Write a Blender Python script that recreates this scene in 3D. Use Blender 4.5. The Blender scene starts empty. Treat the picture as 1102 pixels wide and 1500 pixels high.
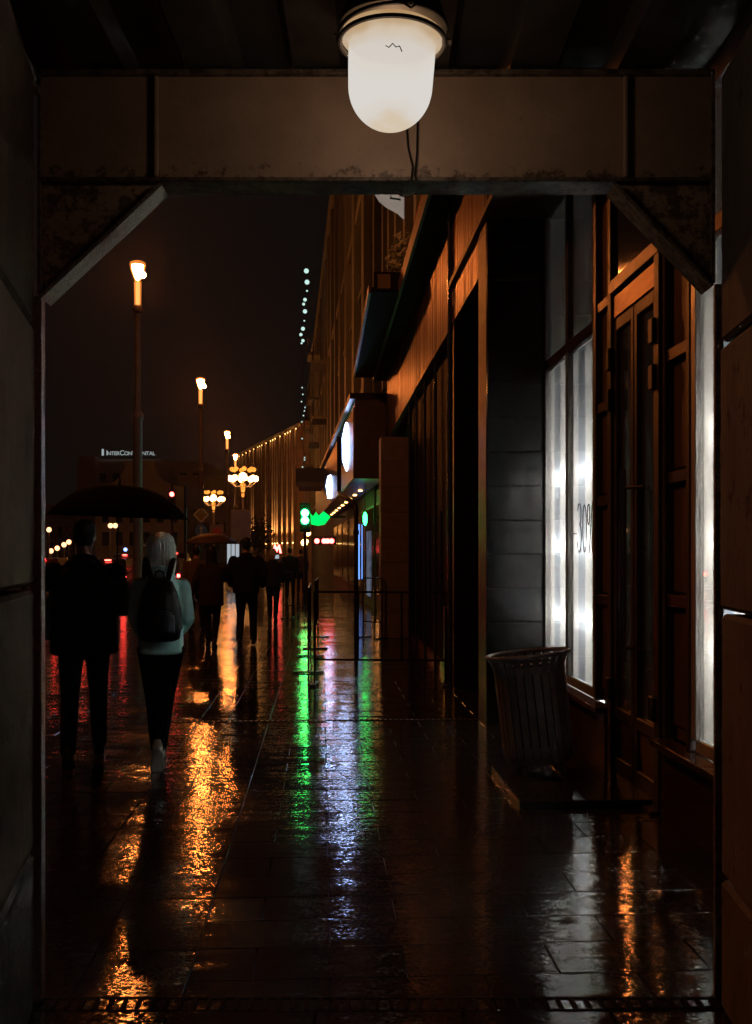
import bpy, bmesh, math, random
from mathutils import Vector, Matrix
random.seed(7)
S = bpy.context.scene
COL = S.collection
R = math.radians
PI = math.pi

# ------------------------------------------------------------------ camera
CAMZ, FPX, HOR, CX, VX = 1.56, 1500.0, 810.0, 551.0, 472.0
A = math.atan((CX - VX) / FPX)            # camera looks 3 degrees right of the street axis
SA, CA = math.sin(A), math.cos(A)
cd = bpy.data.cameras.new('camera'); cam = bpy.data.objects.new('camera', cd); COL.objects.link(cam)
cam.location = (0, 0, CAMZ); cam.rotation_euler = (R(90), 0, -A)
cd.sensor_fit = 'VERTICAL'; cd.sensor_height = 36; cd.sensor_width = 36; cd.lens = 36
cd.shift_y = 0.04; cd.clip_start = 0.05; cd.clip_end = 3000
S.camera = cam

# ------------------------------------------------------------------ night sky over a lit city
wd = bpy.data.worlds.new('World'); S.world = wd; wd.use_nodes = True
wn = wd.node_tree; wn.nodes.clear()
sky = wn.nodes.new('ShaderNodeTexSky'); sky.sky_type = 'NISHITA'; sky.sun_disc = False
sky.sun_elevation = R(-6); sky.sun_rotation = R(200)
b1 = wn.nodes.new('ShaderNodeBackground'); b1.inputs[1].default_value = 0.0006
b2 = wn.nodes.new('ShaderNodeBackground'); b2.inputs[0].default_value = (1.0, 0.78, 0.70, 1); b2.inputs[1].default_value = 0.0028
ad = wn.nodes.new('ShaderNodeAddShader'); wo = wn.nodes.new('ShaderNodeOutputWorld')
wn.links.new(sky.outputs[0], b1.inputs[0]); wn.links.new(b1.outputs[0], ad.inputs[0])
wn.links.new(b2.outputs[0], ad.inputs[1]); wn.links.new(ad.outputs[0], wo.inputs[0])

vs = S.view_settings
S.display_settings.display_device = 'sRGB'
vs.view_transform = 'Standard'; vs.look = 'None'; vs.exposure = 0.4; vs.gamma = 1; vs.use_curve_mapping = False
S.cycles.use_denoising = True
S.cycles.sample_clamp_indirect = 25.0
S.cycles.max_bounces = 8
S.cycles.transparent_max_bounces = 12
S.cycles.use_light_tree = True

# ------------------------------------------------------------------ placing helpers
def W(px, py, D):                          # photo pixel + distance along the lens axis -> world
    u = (px - CX) / FPX
    return Vector((D * (SA + u * CA), D * (CA - u * SA), CAMZ + (HOR - py) / FPX * D))
def G(px, py, z=0.0):                      # photo pixel on the ground
    p = W(px, py, (CAMZ - z) * FPX / (py - HOR)); p.z = z
    return p
def C(r, D, z):                            # passage coordinates (across, ahead, up) -> world
    return Vector((D * SA + r * CA, D * CA - r * SA, z))
CAMM = Matrix.Rotation(-A, 4, 'Z')

def tag(o, label=None, cat=None, group=None, kind=None):
    if label: o['label'] = label
    if cat: o['category'] = cat
    if group: o['group'] = group
    if kind: o['kind'] = kind
    return o
def thing(name, label, cat, loc=(0, 0, 0), rz=0.0, group=None):
    o = bpy.data.objects.new(name, None); COL.objects.link(o)
    o.empty_display_size = 0.1
    o.location = loc; o.rotation_euler = (0, 0, rz)
    return tag(o, label, cat, group)
def wmat(o):
    m = Matrix.Translation(o.location) @ o.rotation_euler.to_matrix().to_4x4()
    return wmat(o.parent) @ m if o.parent else m
def copy_tree(o, parent=None):
    c = o.copy(); COL.objects.link(c); c.parent = parent
    for ch in list(o.children):
        copy_tree(ch, c)
    return c
def link(name, me, m=None, parent=None, loc=None):
    o = bpy.data.objects.new(name, me); COL.objects.link(o)
    if m is not None and not me.materials: me.materials.append(m)
    if parent: o.parent = parent
    if loc is not None: o.location = loc
    return o

class MB:
    def __init__(s, M=None):
        s.v = []; s.f = []; s.M = M if M is not None else Matrix.Identity(4)
    def add(s, vs_, fs):
        b = len(s.v)
        s.v += [s.M @ Vector(p) for p in vs_]
        s.f += [tuple(i + b for i in f) for f in fs]
        return s
    def box(s, x0, x1, y0, y1, z0, z1, c=0.0):
        if c <= 0:
            vs_ = [(x, y, z) for z in (z0, z1) for (x, y) in ((x0, y0), (x1, y0), (x1, y1), (x0, y1))]
            return s.add(vs_, [(3, 2, 1, 0), (4, 5, 6, 7), (0, 1, 5, 4), (1, 2, 6, 5), (2, 3, 7, 6), (3, 0, 4, 7)])
        bm = bmesh.new(); bmesh.ops.create_cube(bm, size=1)
        for v in bm.verts:
            v.co = Vector(((x0 + x1) / 2 + v.co.x * (x1 - x0), (y0 + y1) / 2 + v.co.y * (y1 - y0), (z0 + z1) / 2 + v.co.z * (z1 - z0)))
        bmesh.ops.bevel(bm, geom=bm.edges[:], offset=c, segments=1, affect='EDGES')
        bm.verts.index_update()
        s.add([v.co.copy() for v in bm.verts], [tuple(v.index for v in f.verts) for f in bm.faces]); bm.free()
        return s
    def obox(s, c, size, rot):                # oriented box, rot = Matrix 3x3 / Euler tuple
        if isinstance(rot, tuple):
            from mathutils import Euler
            rot = Euler(rot).to_matrix()
        h = Vector(size) / 2; c = Vector(c)
        vs_ = [c + rot @ Vector((x * h.x, y * h.y, z * h.z)) for z in (-1, 1) for (x, y) in ((-1, -1), (1, -1), (1, 1), (-1, 1))]
        return s.add(vs_, [(3, 2, 1, 0), (4, 5, 6, 7), (0, 1, 5, 4), (1, 2, 6, 5), (2, 3, 7, 6), (3, 0, 4, 7)])
    def tube(s, pts, r, n=10, cap=True):
        pts = [Vector(p) for p in pts]; m = len(pts)
        rs = list(r) if isinstance(r, (list, tuple)) else [r] * m
        vs_, fs = [], []; up = None
        for i, p in enumerate(pts):
            d = (pts[min(i + 1, m - 1)] - pts[max(i - 1, 0)]).normalized()
            if up is None: up = Vector((1, 0, 0)) if abs(d.x) < .9 else Vector((0, 1, 0))
            a = d.cross(up).normalized(); up = a.cross(d).normalized()
            for k in range(n):
                t = 2 * PI * k / n
                vs_.append(p + (a * math.cos(t) + up * math.sin(t)) * rs[i])
        for i in range(m - 1):
            for k in range(n):
                fs.append((i * n + k, i * n + (k + 1) % n, (i + 1) * n + (k + 1) % n, (i + 1) * n + k))
        if cap:
            fs.append(tuple(range(n))[::-1]); fs.append(tuple((m - 1) * n + k for k in range(n)))
        return s.add(vs_, fs)
    def lathe(s, prof, c=(0, 0, 0), n=24, close=False):
        c = Vector(c); vs_, fs = [], []
        for (r, z) in prof:
            for k in range(n):
                t = 2 * PI * k / n
                vs_.append(c + Vector((r * math.cos(t), r * math.sin(t), z)))
        m = len(prof)
        for i in range(m - 1):
            for k in range(n):
                fs.append((i * n + k, i * n + (k + 1) % n, (i + 1) * n + (k + 1) % n, (i + 1) * n + k))
        if prof[0][0] > 1e-4: fs.append(tuple(range(n))[::-1])
        if prof[-1][0] > 1e-4: fs.append(tuple((m - 1) * n + k for k in range(n)))
        return s.add(vs_, fs)
    def ball(s, c, rx, ry=None, rz=None, n=16, k=10):
        ry = ry or rx; rz = rz or rx
        vs_, fs = [], []
        for i in range(k + 1):
            ph = PI * i / k
            for j in range(n):
                t = 2 * PI * j / n
                vs_.append((c[0] + rx * math.sin(ph) * math.cos(t), c[1] + ry * math.sin(ph) * math.sin(t), c[2] - rz * math.cos(ph)))
        for i in range(k):
            for j in range(n):
                fs.append((i * n + j, i * n + (j + 1) % n, (i + 1) * n + (j + 1) % n, (i + 1) * n + j))
        return s.add(vs_, fs)
    def rings(s, rs, n=20):                   # stacked horizontal ellipses: (cx, cy, z, rx, ry)
        vs_, fs = [], []
        for (cx, cy, z, rx, ry) in rs:
            for k in range(n):
                t = 2 * PI * k / n
                vs_.append((cx + rx * math.cos(t), cy + ry * math.sin(t), z))
        m = len(rs)
        for i in range(m - 1):
            for k in range(n):
                fs.append((i * n + k, i * n + (k + 1) % n, (i + 1) * n + (k + 1) % n, (i + 1) * n + k))
        fs.append(tuple(range(n))[::-1]); fs.append(tuple((m - 1) * n + k for k in range(n)))
        return s.add(vs_, fs)
    def prism(s, poly, axis, a, b):           # extrude a 2-D polygon along an axis
        def P(p, t):
            return {'x': (t, p[0], p[1]), 'y': (p[0], t, p[1]), 'z': (p[0], p[1], t)}[axis]
        n = len(poly)
        vs_ = [P(p, a) for p in poly] + [P(p, b) for p in poly]
        fs = [tuple(range(n))[::-1], tuple(range(n, 2 * n))] + [(i, (i + 1) % n, n + (i + 1) % n, n + i) for i in range(n)]
        return s.add(vs_, fs)
    def mesh(s, name, m, inv=None, smooth=False):
        me = bpy.data.meshes.new(name)
        vs_ = [inv @ p for p in s.v] if inv is not None else s.v
        me.from_pydata([tuple(p) for p in vs_], [], s.f); me.validate()
        bm = bmesh.new(); bm.from_mesh(me)
        bmesh.ops.remove_doubles(bm, verts=bm.verts[:], dist=1e-6)
        bmesh.ops.recalc_face_normals(bm, faces=bm.faces[:])
        bm.to_mesh(me); bm.free()
        if m is not None: me.materials.append(m)
        if smooth:
            me.polygons.foreach_set('use_smooth', [True] * len(me.polygons))
            try: me.set_sharp_from_angle(angle=R(40))
            except Exception: pass
        return me
    def build(s, name, m, parent=None, smooth=False, local=False):
        inv = wmat(parent).inverted() if (parent and not local) else None
        return link(name, s.mesh(name, m, inv, smooth), None, parent)

def remesh(mb, name, m, parent, voxel=.012, it=4, local=True):
    o = mb.build(name, m, parent, local=local)
    mo = o.modifiers.new('r', 'REMESH'); mo.mode = 'VOXEL'; mo.voxel_size = voxel; mo.use_smooth_shade = True
    sm = o.modifiers.new('s', 'SMOOTH'); sm.factor = .5; sm.iterations = it
    dg = bpy.context.evaluated_depsgraph_get()
    me = bpy.data.meshes.new_from_object(o.evaluated_get(dg))
    o.modifiers.clear(); old = o.data; o.data = me; bpy.data.meshes.remove(old); me.name = name
    if not me.materials: me.materials.append(m)
    return o

# ------------------------------------------------------------------ materials
def nodes(name):
    m = bpy.data.materials.new(name); m.use_nodes = True
    nt = m.node_tree; nt.nodes.clear()
    out = nt.nodes.new('ShaderNodeOutputMaterial')
    return m, nt, out
def mat(name, col, rough=.6, metal=0.0, var=.25, scale=6.0, bump=0.0, bscale=60.0, stretch=(1, 1, 1), spec=.5, rvar=.1,
        col2=None, stain=None, stain_z=None, coat=0.0, aniso=0.0):
    m, nt, out = nodes(name); N = nt.nodes; L = nt.links
    p = N.new('ShaderNodeBsdfPrincipled'); L.new(p.outputs[0], out.inputs[0])
    tc = N.new('ShaderNodeTexCoord'); mp = N.new('ShaderNodeMapping'); mp.inputs['Scale'].default_value = stretch
    L.new(tc.outputs['Object'], mp.inputs[0])
    n1 = N.new('ShaderNodeTexNoise'); n1.inputs['Scale'].default_value = scale; n1.inputs['Detail'].default_value = 6; n1.inputs['Roughness'].default_value = .65
    L.new(mp.outputs[0], n1.inputs[0])
    oi = N.new('ShaderNodeObjectInfo')
    mx = N.new('ShaderNodeMix'); mx.data_type = 'RGBA'
    c2 = col2 or tuple(c * (1 - var) for c in col); c1 = tuple(min(1, c * (1 + var * .6)) for c in col)
    mx.inputs[6].default_value = (*c1, 1); mx.inputs[7].default_value = (*c2, 1)
    rp = N.new('ShaderNodeValToRGB'); rp.color_ramp.elements[0].position = .35; rp.color_ramp.elements[1].position = .68
    L.new(n1.outputs[0], rp.inputs[0]); L.new(rp.outputs[0], mx.inputs[0])
    hs = N.new('ShaderNodeHueSaturation'); mr = N.new('ShaderNodeMapRange')
    mr.inputs[3].default_value = 1 - var * .5; mr.inputs[4].default_value = 1 + var * .5
    L.new(oi.outputs['Random'], mr.inputs[0]); L.new(mr.outputs[0], hs.inputs['Value']); L.new(mx.outputs[2], hs.inputs['Color'])
    src = hs.outputs[0]
    if stain:
        n3 = N.new('ShaderNodeTexNoise'); n3.inputs['Scale'].default_value = stain[1]; n3.inputs['Detail'].default_value = 8; n3.inputs['Roughness'].default_value = .75
        L.new(tc.outputs['Object'], n3.inputs[0])
        r3 = N.new('ShaderNodeValToRGB'); r3.color_ramp.elements[0].position = stain[2]; r3.color_ramp.elements[1].position = stain[2] + .08
        if stain_z:                                                # rust gathers along the lower edge
            sz = N.new('ShaderNodeSeparateXYZ'); L.new(tc.outputs['Object'], sz.inputs[0]); mz = N.new('ShaderNodeMapRange')
            mz.inputs[1].default_value = stain_z[0]; mz.inputs[2].default_value = stain_z[1]; mz.inputs[3].default_value = .2; mz.inputs[4].default_value = 0
            L.new(sz.outputs[2], mz.inputs[0]); az = N.new('ShaderNodeMath'); L.new(n3.outputs[0], az.inputs[0]); L.new(mz.outputs[0], az.inputs[1]); L.new(az.outputs[0], r3.inputs[0])
        else:
            L.new(n3.outputs[0], r3.inputs[0])
        m3 = N.new('ShaderNodeMix'); m3.data_type = 'RGBA'; m3.inputs[7].default_value = (*stain[0], 1)
        L.new(r3.outputs[0], m3.inputs[0]); L.new(src, m3.inputs[6]); src = m3.outputs[2]
    L.new(src, p.inputs['Base Color'])
    rr = N.new('ShaderNodeMapRange'); rr.inputs[3].default_value = max(.02, rough - rvar); rr.inputs[4].default_value = min(1, rough + rvar)
    L.new(n1.outputs[0], rr.inputs[0]); L.new(rr.outputs[0], p.inputs['Roughness'])
    p.inputs['Metallic'].default_value = metal
    p.inputs['Specular IOR Level'].default_value = spec
    p.inputs['Coat Weight'].default_value = coat; p.inputs['Coat Roughness'].default_value = .08
    if aniso: p.inputs['Anisotropic'].default_value = aniso
    if bump:
        n2 = N.new('ShaderNodeTexNoise'); n2.inputs['Scale'].default_value = bscale; n2.inputs['Detail'].default_value = 4
        L.new(mp.outputs[0], n2.inputs[0])
        bp = N.new('ShaderNodeBump'); bp.inputs['Strength'].default_value = 1; bp.inputs['Distance'].default_value = bump
        L.new(n2.outputs[0], bp.inputs['Height']); L.new(bp.outputs[0], p.inputs['Normal'])
    return m
def emit(name, col, st, noise=0.0, scale=8.0):
    m, nt, out = nodes(name); N = nt.nodes; L = nt.links
    e = N.new('ShaderNodeEmission'); e.inputs[0].default_value = (*col, 1); e.inputs[1].default_value = st
    if noise:
        tc = N.new('ShaderNodeTexCoord'); n1 = N.new('ShaderNodeTexNoise'); n1.inputs['Scale'].default_value = scale; n1.inputs['Detail'].default_value = 4
        L.new(tc.outputs['Object'], n1.inputs[0])
        mr = N.new('ShaderNodeMapRange'); mr.inputs[1].default_value = .3; mr.inputs[2].default_value = .7
        mr.inputs[3].default_value = st * (1 - noise); mr.inputs[4].default_value = st * (1 + noise)
        L.new(n1.outputs[0], mr.inputs[0]); L.new(mr.outputs[0], e.inputs[1])
    L.new(e.outputs[0], out.inputs[0])
    return m
def glass(name, tint=(.9, .9, .9), rough=.02, refl=1.0, f0=.11, sheen_mix=0.0):
    m, nt, out = nodes(name); N = nt.nodes; L = nt.links
    t = N.new('ShaderNodeBsdfTransparent'); t.inputs[0].default_value = (*tint, 1)
    g = N.new('ShaderNodeBsdfGlossy'); g.inputs['Roughness'].default_value = rough
    g.inputs[0].default_value = (refl, refl, refl, 1)
    ge = N.new('ShaderNodeNewGeometry'); dt = N.new('ShaderNodeVectorMath'); dt.operation = 'DOT_PRODUCT'
    L.new(ge.outputs['Incoming'], dt.inputs[0]); L.new(ge.outputs['Normal'], dt.inputs[1])
    ab = N.new('ShaderNodeMath'); ab.operation = 'ABSOLUTE'; L.new(dt.outputs['Value'], ab.inputs[0])
    iv = N.new('ShaderNodeMath'); iv.operation = 'SUBTRACT'; iv.inputs[0].default_value = 1; L.new(ab.outputs[0], iv.inputs[1])
    pw = N.new('ShaderNodeMath'); pw.operation = 'POWER'; pw.inputs[1].default_value = 5; L.new(iv.outputs[0], pw.inputs[0])
    fr = N.new('ShaderNodeMath'); fr.operation = 'MULTIPLY_ADD'; fr.inputs[1].default_value = 1 - f0; fr.inputs[2].default_value = f0; L.new(pw.outputs[0], fr.inputs[0])
    tc = N.new('ShaderNodeTexCoord'); n1 = N.new('ShaderNodeTexNoise'); n1.inputs['Scale'].default_value = 3
    bp = N.new('ShaderNodeBump'); bp.inputs['Strength'].default_value = 1; bp.inputs['Distance'].default_value = .0006
    L.new(tc.outputs['Object'], n1.inputs[0]); L.new(n1.outputs[0], bp.inputs['Height']); L.new(bp.outputs[0], g.inputs['Normal'])
    mx = N.new('ShaderNodeMixShader'); L.new(fr.outputs[0], mx.inputs[0])
    df = N.new('ShaderNodeBsdfDiffuse'); df.inputs[0].default_value = (.4, .42, .41, 1); md = N.new('ShaderNodeMixShader'); md.inputs[0].default_value = sheen_mix  # pale diffuse share puts a grey sheen into the glass colour
    L.new(t.outputs[0], md.inputs[1]); L.new(df.outputs[0], md.inputs[2]); L.new(md.outputs[0], mx.inputs[1]); L.new(g.outputs[0], mx.inputs[2])
    L.new(mx.outputs[0], out.inputs[0])
    return m
def wet_paving(name, col, r0, r1):
    """wet granite: dark stone, a broken film of water, grain and gentle unevenness"""
    m, nt, out = nodes(name); N = nt.nodes; L = nt.links
    p = N.new('ShaderNodeBsdfPrincipled'); L.new(p.outputs[0], out.inputs[0])
    ge = N.new('ShaderNodeNewGeometry'); P = ge.outputs['Position']; oi = N.new('ShaderNodeObjectInfo')
    def noise(sc, det=3.0, rough=.6, src=P):
        n = N.new('ShaderNodeTexNoise'); n.inputs['Scale'].default_value = sc; n.inputs['Detail'].default_value = det; n.inputs['Roughness'].default_value = rough
        L.new(src, n.inputs[0]); return n.outputs[0]
    g = noise(150, 2); wet = noise(1.1, 5, .6); mq = N.new('ShaderNodeMapping'); mq.inputs['Scale'].default_value = (.55, 1, 1); L.new(P, mq.inputs[0]); mid = noise(40, 2, .5, mq.outputs[0])
    mp = N.new('ShaderNodeMapping'); mp.inputs['Scale'].default_value = (.22, 1, 1); L.new(P, mp.inputs[0])
    wav = noise(9, 2, .5, mp.outputs[0])
    mx = N.new('ShaderNodeMix'); mx.data_type = 'RGBA'; mx.inputs[6].default_value = (*[c * .6 for c in col], 1); mx.inputs[7].default_value = (*[c * 1.5 for c in col], 1)
    L.new(g, mx.inputs[0])
    hs = N.new('ShaderNodeHueSaturation'); mr = N.new('ShaderNodeMapRange'); mr.inputs[3].default_value = .85; mr.inputs[4].default_value = 1.15
    L.new(oi.outputs['Random'], mr.inputs[0]); L.new(mr.outputs[0], hs.inputs['Value']); L.new(mx.outputs[2], hs.inputs['Color'])
    L.new(hs.outputs[0], p.inputs['Base Color'])
    rr = N.new('ShaderNodeMapRange'); rr.inputs[1].default_value = .35; rr.inputs[2].default_value = .65; rr.inputs[3].default_value = r0; rr.inputs[4].default_value = r1
    L.new(wet, rr.inputs[0]); L.new(rr.outputs[0], p.inputs['Roughness'])
    p.inputs['Specular IOR Level'].default_value = .5; p.inputs['IOR'].default_value = 1.45
    bs = N.new('ShaderNodeMapRange'); bs.inputs[1].default_value = .35; bs.inputs[2].default_value = .65; bs.inputs[3].default_value = .45; bs.inputs[4].default_value = 1.0
    L.new(wet, bs.inputs[0])
    ba = N.new('ShaderNodeBump'); ba.inputs['Distance'].default_value = .0020; ba.inputs['Strength'].default_value = 1; L.new(wav, ba.inputs['Height'])
    bb = N.new('ShaderNodeBump'); bb.inputs['Distance'].default_value = .0006; L.new(bs.outputs[0], bb.inputs['Strength']); L.new(mid, bb.inputs['Height']); L.new(ba.outputs[0], bb.inputs['Normal'])
    bc = N.new('ShaderNodeBump'); bc.inputs['Distance'].default_value = .00022; L.new(bs.outputs[0], bc.inputs['Strength']); L.new(g, bc.inputs['Height']); L.new(bb.outputs[0], bc.inputs['Normal'])
    # water-filled grain: every granite crystal is a facet with a tilt of its own, plus long shallow ripples
    def facet(sc, stretch, kx, ky, nin):
        mq2 = N.new('ShaderNodeMapping'); mq2.inputs['Scale'].default_value = stretch; L.new(P, mq2.inputs[0])
        vo = N.new('ShaderNodeTexVoronoi'); vo.inputs['Scale'].default_value = sc; L.new(mq2.outputs[0], vo.inputs['Vector'])
        sb_ = N.new('ShaderNodeVectorMath'); sb_.operation = 'SUBTRACT'; sb_.inputs[1].default_value = (.5, .5, .5); L.new(vo.outputs['Color'], sb_.inputs[0])
        ml = N.new('ShaderNodeVectorMath'); ml.operation = 'MULTIPLY'; ml.inputs[1].default_value = (kx, ky, 0); L.new(sb_.outputs[0], ml.inputs[0])
        m2 = N.new('ShaderNodeVectorMath'); m2.operation = 'SCALE'; L.new(ml.outputs[0], m2.inputs[0]); L.new(bs.outputs[0], m2.inputs['Scale'])
        a_ = N.new('ShaderNodeVectorMath'); a_.operation = 'ADD'; L.new(nin, a_.inputs[0]); L.new(m2.outputs[0], a_.inputs[1])
        nm = N.new('ShaderNodeVectorMath'); nm.operation = 'NORMALIZE'; L.new(a_.outputs[0], nm.inputs[0]); return nm.outputs[0]
    n_ = facet(105, (.8, 1, 1), .045, .13, bc.outputs[0])
    n_ = facet(24, (.22, 1, 1), .012, .06, n_)
    L.new(n_, p.inputs['Normal'])
    return m

M = {}
M['tile'] = wet_paving('wet_granite', (.026, .024, .023), .06, .12)
M['asphalt'] = wet_paving('wet_asphalt', (.03, .03, .03), .16, .32)
M['joint'] = mat('joint', (.012, .011, .01), .5)
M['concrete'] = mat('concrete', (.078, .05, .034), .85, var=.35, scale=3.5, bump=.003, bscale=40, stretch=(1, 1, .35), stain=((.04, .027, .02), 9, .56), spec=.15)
M['concrete_lit'] = mat('lit_concrete', (.14, .118, .1), .8, var=.35, scale=3.5, bump=.003, bscale=40, stretch=(1, 1, .35), stain=((.05, .038, .03), 9, .57), spec=.2)  # right wall's copy of the concrete, made lighter to look more lit
M['plinth_stone'] = mat('plinth_stone', (.05, .04, .034), .8, var=.5, scale=6, bump=.005, bscale=30, stain=((.02, .017, .014), 6, .5))
M['paint'] = mat('old_beige_paint', (.43, .29, .2), .55, var=.18, scale=4, bump=.0015, bscale=45, stain=((.13, .08, .055), 24, .66), stain_z=(2.865, 2.95))
M['rust'] = mat('rusty_edge', (.16, .12, .09), .6, var=.5, scale=30, bump=.002, bscale=90, stain=((.05, .028, .016), 30, .5))
M['wet_edge'] = mat('wet_flaked_edge', (.3, .26, .24), .3, metal=.4, var=.5, scale=60, bump=.004, bscale=150)
M['deck'] = mat('dark_decking', (.05, .045, .04), .45, metal=.3, var=.4)
M['black_metal'] = mat('black_metal', (.018, .017, .017), .4, metal=.2, var=.3)
M['dark_metal'] = mat('dark_metal', (.03, .03, .032), .35, metal=.6, var=.3, bump=.0004, bscale=80)
M['steel'] = mat('brushed_steel', (.5, .46, .44), .17, metal=1, var=.12, scale=10, stretch=(6, 6, .4))
M['pole'] = mat('painted_pole', (.22, .2, .2), .35, var=.2)
M['lampcast'] = mat('lamp_casting', (.12, .1, .08), .5, metal=.3, var=.4)
M['copper'] = mat('copper_cladding', (.19, .1, .07), .33, metal=1, var=.3, scale=3, stretch=(1, 14, .25), rvar=.08)
M['copper_wet'] = mat('wet_copper', (.26, .14, .08), .33, metal=1, var=.2, scale=5, stretch=(1, 1, 6), rvar=.05, bump=.001, bscale=25)
M['bronze'] = mat('bronze_panel', (.16, .105, .075), .5, metal=.35, var=.25, scale=4, stretch=(1, 6, .5))
M['bronze_rail'] = mat('bronze_rail', (.13, .1, .08), .36, metal=.8, var=.3)
M['matte_black'] = mat('matte_black', (.012, .011, .011), .85, var=.3, spec=.1)
M['stone_dark'] = mat('polished_dark_stone', (.024, .023, .023), .17, var=.3, scale=18, rvar=.015)
M['stone_grey'] = mat('grey_cladding', (.17, .145, .125), .55, var=.2, scale=8, bump=.001)
M['stone_brown'] = mat('brown_cladding', (.085, .066, .054), .45, var=.25, scale=8, bump=.001)
M['granite_plinth'] = mat('polished_brown_granite', (.08, .05, .035), .14, var=.4, scale=40, rvar=.05)
M['render_ochre'] = mat('ochre_render', (.085, .10, .085), .75, var=.4, scale=.5, stain=((.04, .045, .038), .9, .55))
M['render_light'] = mat('pale_stucco', (.14, .16, .135), .6, var=.2, scale=.8)
M['render_dull'] = mat('dull_render', (.42, .34, .28), .7, var=.2, scale=.3)
M['fin'] = mat('fin_stone', (.4, .28, .19), .6, var=.2, scale=1)
M['dark_glass'] = mat('dark_window_glass', (.012, .012, .014), .06, var=.1, rvar=.03, spec=.8)
M['void_glass'] = mat('black_glazing', (.006, .006, .006), .55, spec=.02)
M['glass'] = glass('shop_glass', (.82, .84, .84), sheen_mix=.03)
M['door_glass'] = glass('door_glass', (.5, .55, .53), .025, 1.0, .2, .12)
M['frame'] = mat('dark_window_frame', (.125, .115, .108), .42, metal=.5, var=.2)
M['frame_pale'] = mat('pale_window_frame', (.5, .49, .48), .35, metal=.4, var=.1)
M['white_board'] = mat('white_board', (.42, .41, .4), .6, var=.05)
M['sodium_core'] = emit('sodium_core', (1.0, .285, .062), 420)
M['column_glow'] = emit('column_glow', (1.0, .62, .2), 1.1)
def lantern_glass(name, col, st, clear):
    m, nt, out = nodes(name); N = nt.nodes; L = nt.links
    e = N.new('ShaderNodeEmission'); e.inputs[0].default_value = (*col, 1); e.inputs[1].default_value = st
    t = N.new('ShaderNodeBsdfTransparent'); t.inputs[0].default_value = (1, .85, .7, 1); x = N.new('ShaderNodeMixShader'); x.inputs[0].default_value = clear
    L.new(e.outputs[0], x.inputs[1]); L.new(t.outputs[0], x.inputs[2]); L.new(x.outputs[0], out.inputs[0]); return m
M['sodium'] = lantern_glass('sodium_glass', (1.0, .30, .05), .9, .6)
M['sodium_dim'] = emit('sodium_dim', (1.0, .30, .04), 1.2, .4, 5)
M['globe'] = emit('warm_globe', (1.0, .38, .10), 22)
M['avenue_globe'] = emit('avenue_globe', (1.0, .46, .2), 2.6)
M['tube_white'] = emit('white_tube', (1.0, .97, .95), 350)
M['tube_soft'] = emit('soft_white_tube', (1.0, .95, .9), 200)
M['logo_white'] = emit('logo_white', (.42, .58, 1.0), 26)
M['logo_blue'] = emit('logo_blue', (.25, .35, 1.0), 1.5)
M['green'] = emit('green_led', (.0, 1.0, .10), 1.3)
M['green_mid'] = emit('green_mid', (.02, 1.0, .14), 14.0)
M['green_core'] = emit('green_core', (.03, 1.0, .16), 34.0)
M['red'] = emit('red_led', (1.0, .06, .05), 14.0)
M['red_dim'] = emit('red_dim', (1.0, .05, .03), 1.2)
M['blue_tube'] = emit('blue_tube', (.15, .35, 1.0), 1.3)
M['violet'] = emit('violet_panel', (.5, .32, .75), .30)
M['cool_panel'] = emit('cool_panel', (.6, .7, 1.0), .10, .5, 3)
M['cold_light'] = emit('cold_light', (.8, .9, 1.0), .35)
M['garland'] = emit('garland_bulb', (.65, .95, .88), .7)
M['warm_spot'] = emit('warm_spot', (1.0, .5, .14), 10.0)
M['letters'] = emit('sign_letters', (.75, .9, .9), .32)
M['fabric_black'] = mat('black_fabric', (.008, .008, .009), .9, var=.3, bump=.0012, bscale=220, spec=.2)
M['denim_black'] = mat('black_denim', (.008, .009, .011), .85, var=.3, spec=.2)
M['hoodie'] = mat('pale_teal_hoodie', (.5, .84, .86), .9, var=.12, scale=9, bump=.004, bscale=14, spec=.2)
M['hair_pale'] = mat('pale_hair', (.84, .88, .83), .55, var=.2, scale=30, stretch=(3, 3, .3), bump=.012, bscale=22)
M['hair_dark'] = mat('dark_hair', (.012, .009, .007), .5, var=.3, bump=.003, bscale=60)
M['skin'] = mat('skin', (.45, .28, .2), .55, var=.1)
M['sneaker'] = mat('white_sneaker', (.85, .84, .8), .6, var=.1)
M['shoe_black'] = mat('black_shoe', (.012, .011, .01), .4, var=.3)
M['nylon'] = mat('black_nylon', (.010, .010, .011), .5, var=.3, bump=.001, bscale=150)
M['umbrella'] = mat('black_umbrella', (.004, .0035, .0035), .9, var=.3, spec=.03)
M['umbrella_brown'] = mat('brown_umbrella', (.09, .055, .035), .6, var=.2)
M['coat_tan'] = mat('tan_coat', (.14, .09, .06), .85, var=.2)
M['coat_navy'] = mat('navy_coat', (.015, .018, .03), .85, var=.2)
M['coat_brown'] = mat('dark_brown_coat', (.03, .02, .016), .85, var=.2)
M['bin'] = mat('bin_metal', (.2, .2, .2), .4, metal=.3, var=.3, bump=.0006, bscale=90)
M['car_dark'] = mat('dark_car_paint', (.012, .012, .015), .2, var=.1, coat=1)
M['car_grey'] = mat('grey_car_paint', (.08, .08, .085), .22, var=.1, coat=1)
M['car_red'] = mat('dark_red_car_paint', (.09, .012, .012), .22, var=.1, coat=1)
M['rubber'] = mat('rubber', (.012, .012, .012), .8)
M['plate'] = mat('number_plate', (.6, .6, .58), .5)
M['taillight'] = emit('taillight', (1.0, .05, .035), 24.0)
M['sign_yellow'] = mat('sign_yellow', (.16, .11, .02), .45, var=.1)
M['sign_white'] = mat('sign_white', (.35, .35, .33), .45, var=.1)
M['sign_blue'] = mat('sign_blue', (.03, .1, .4), .4, var=.1)
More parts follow.
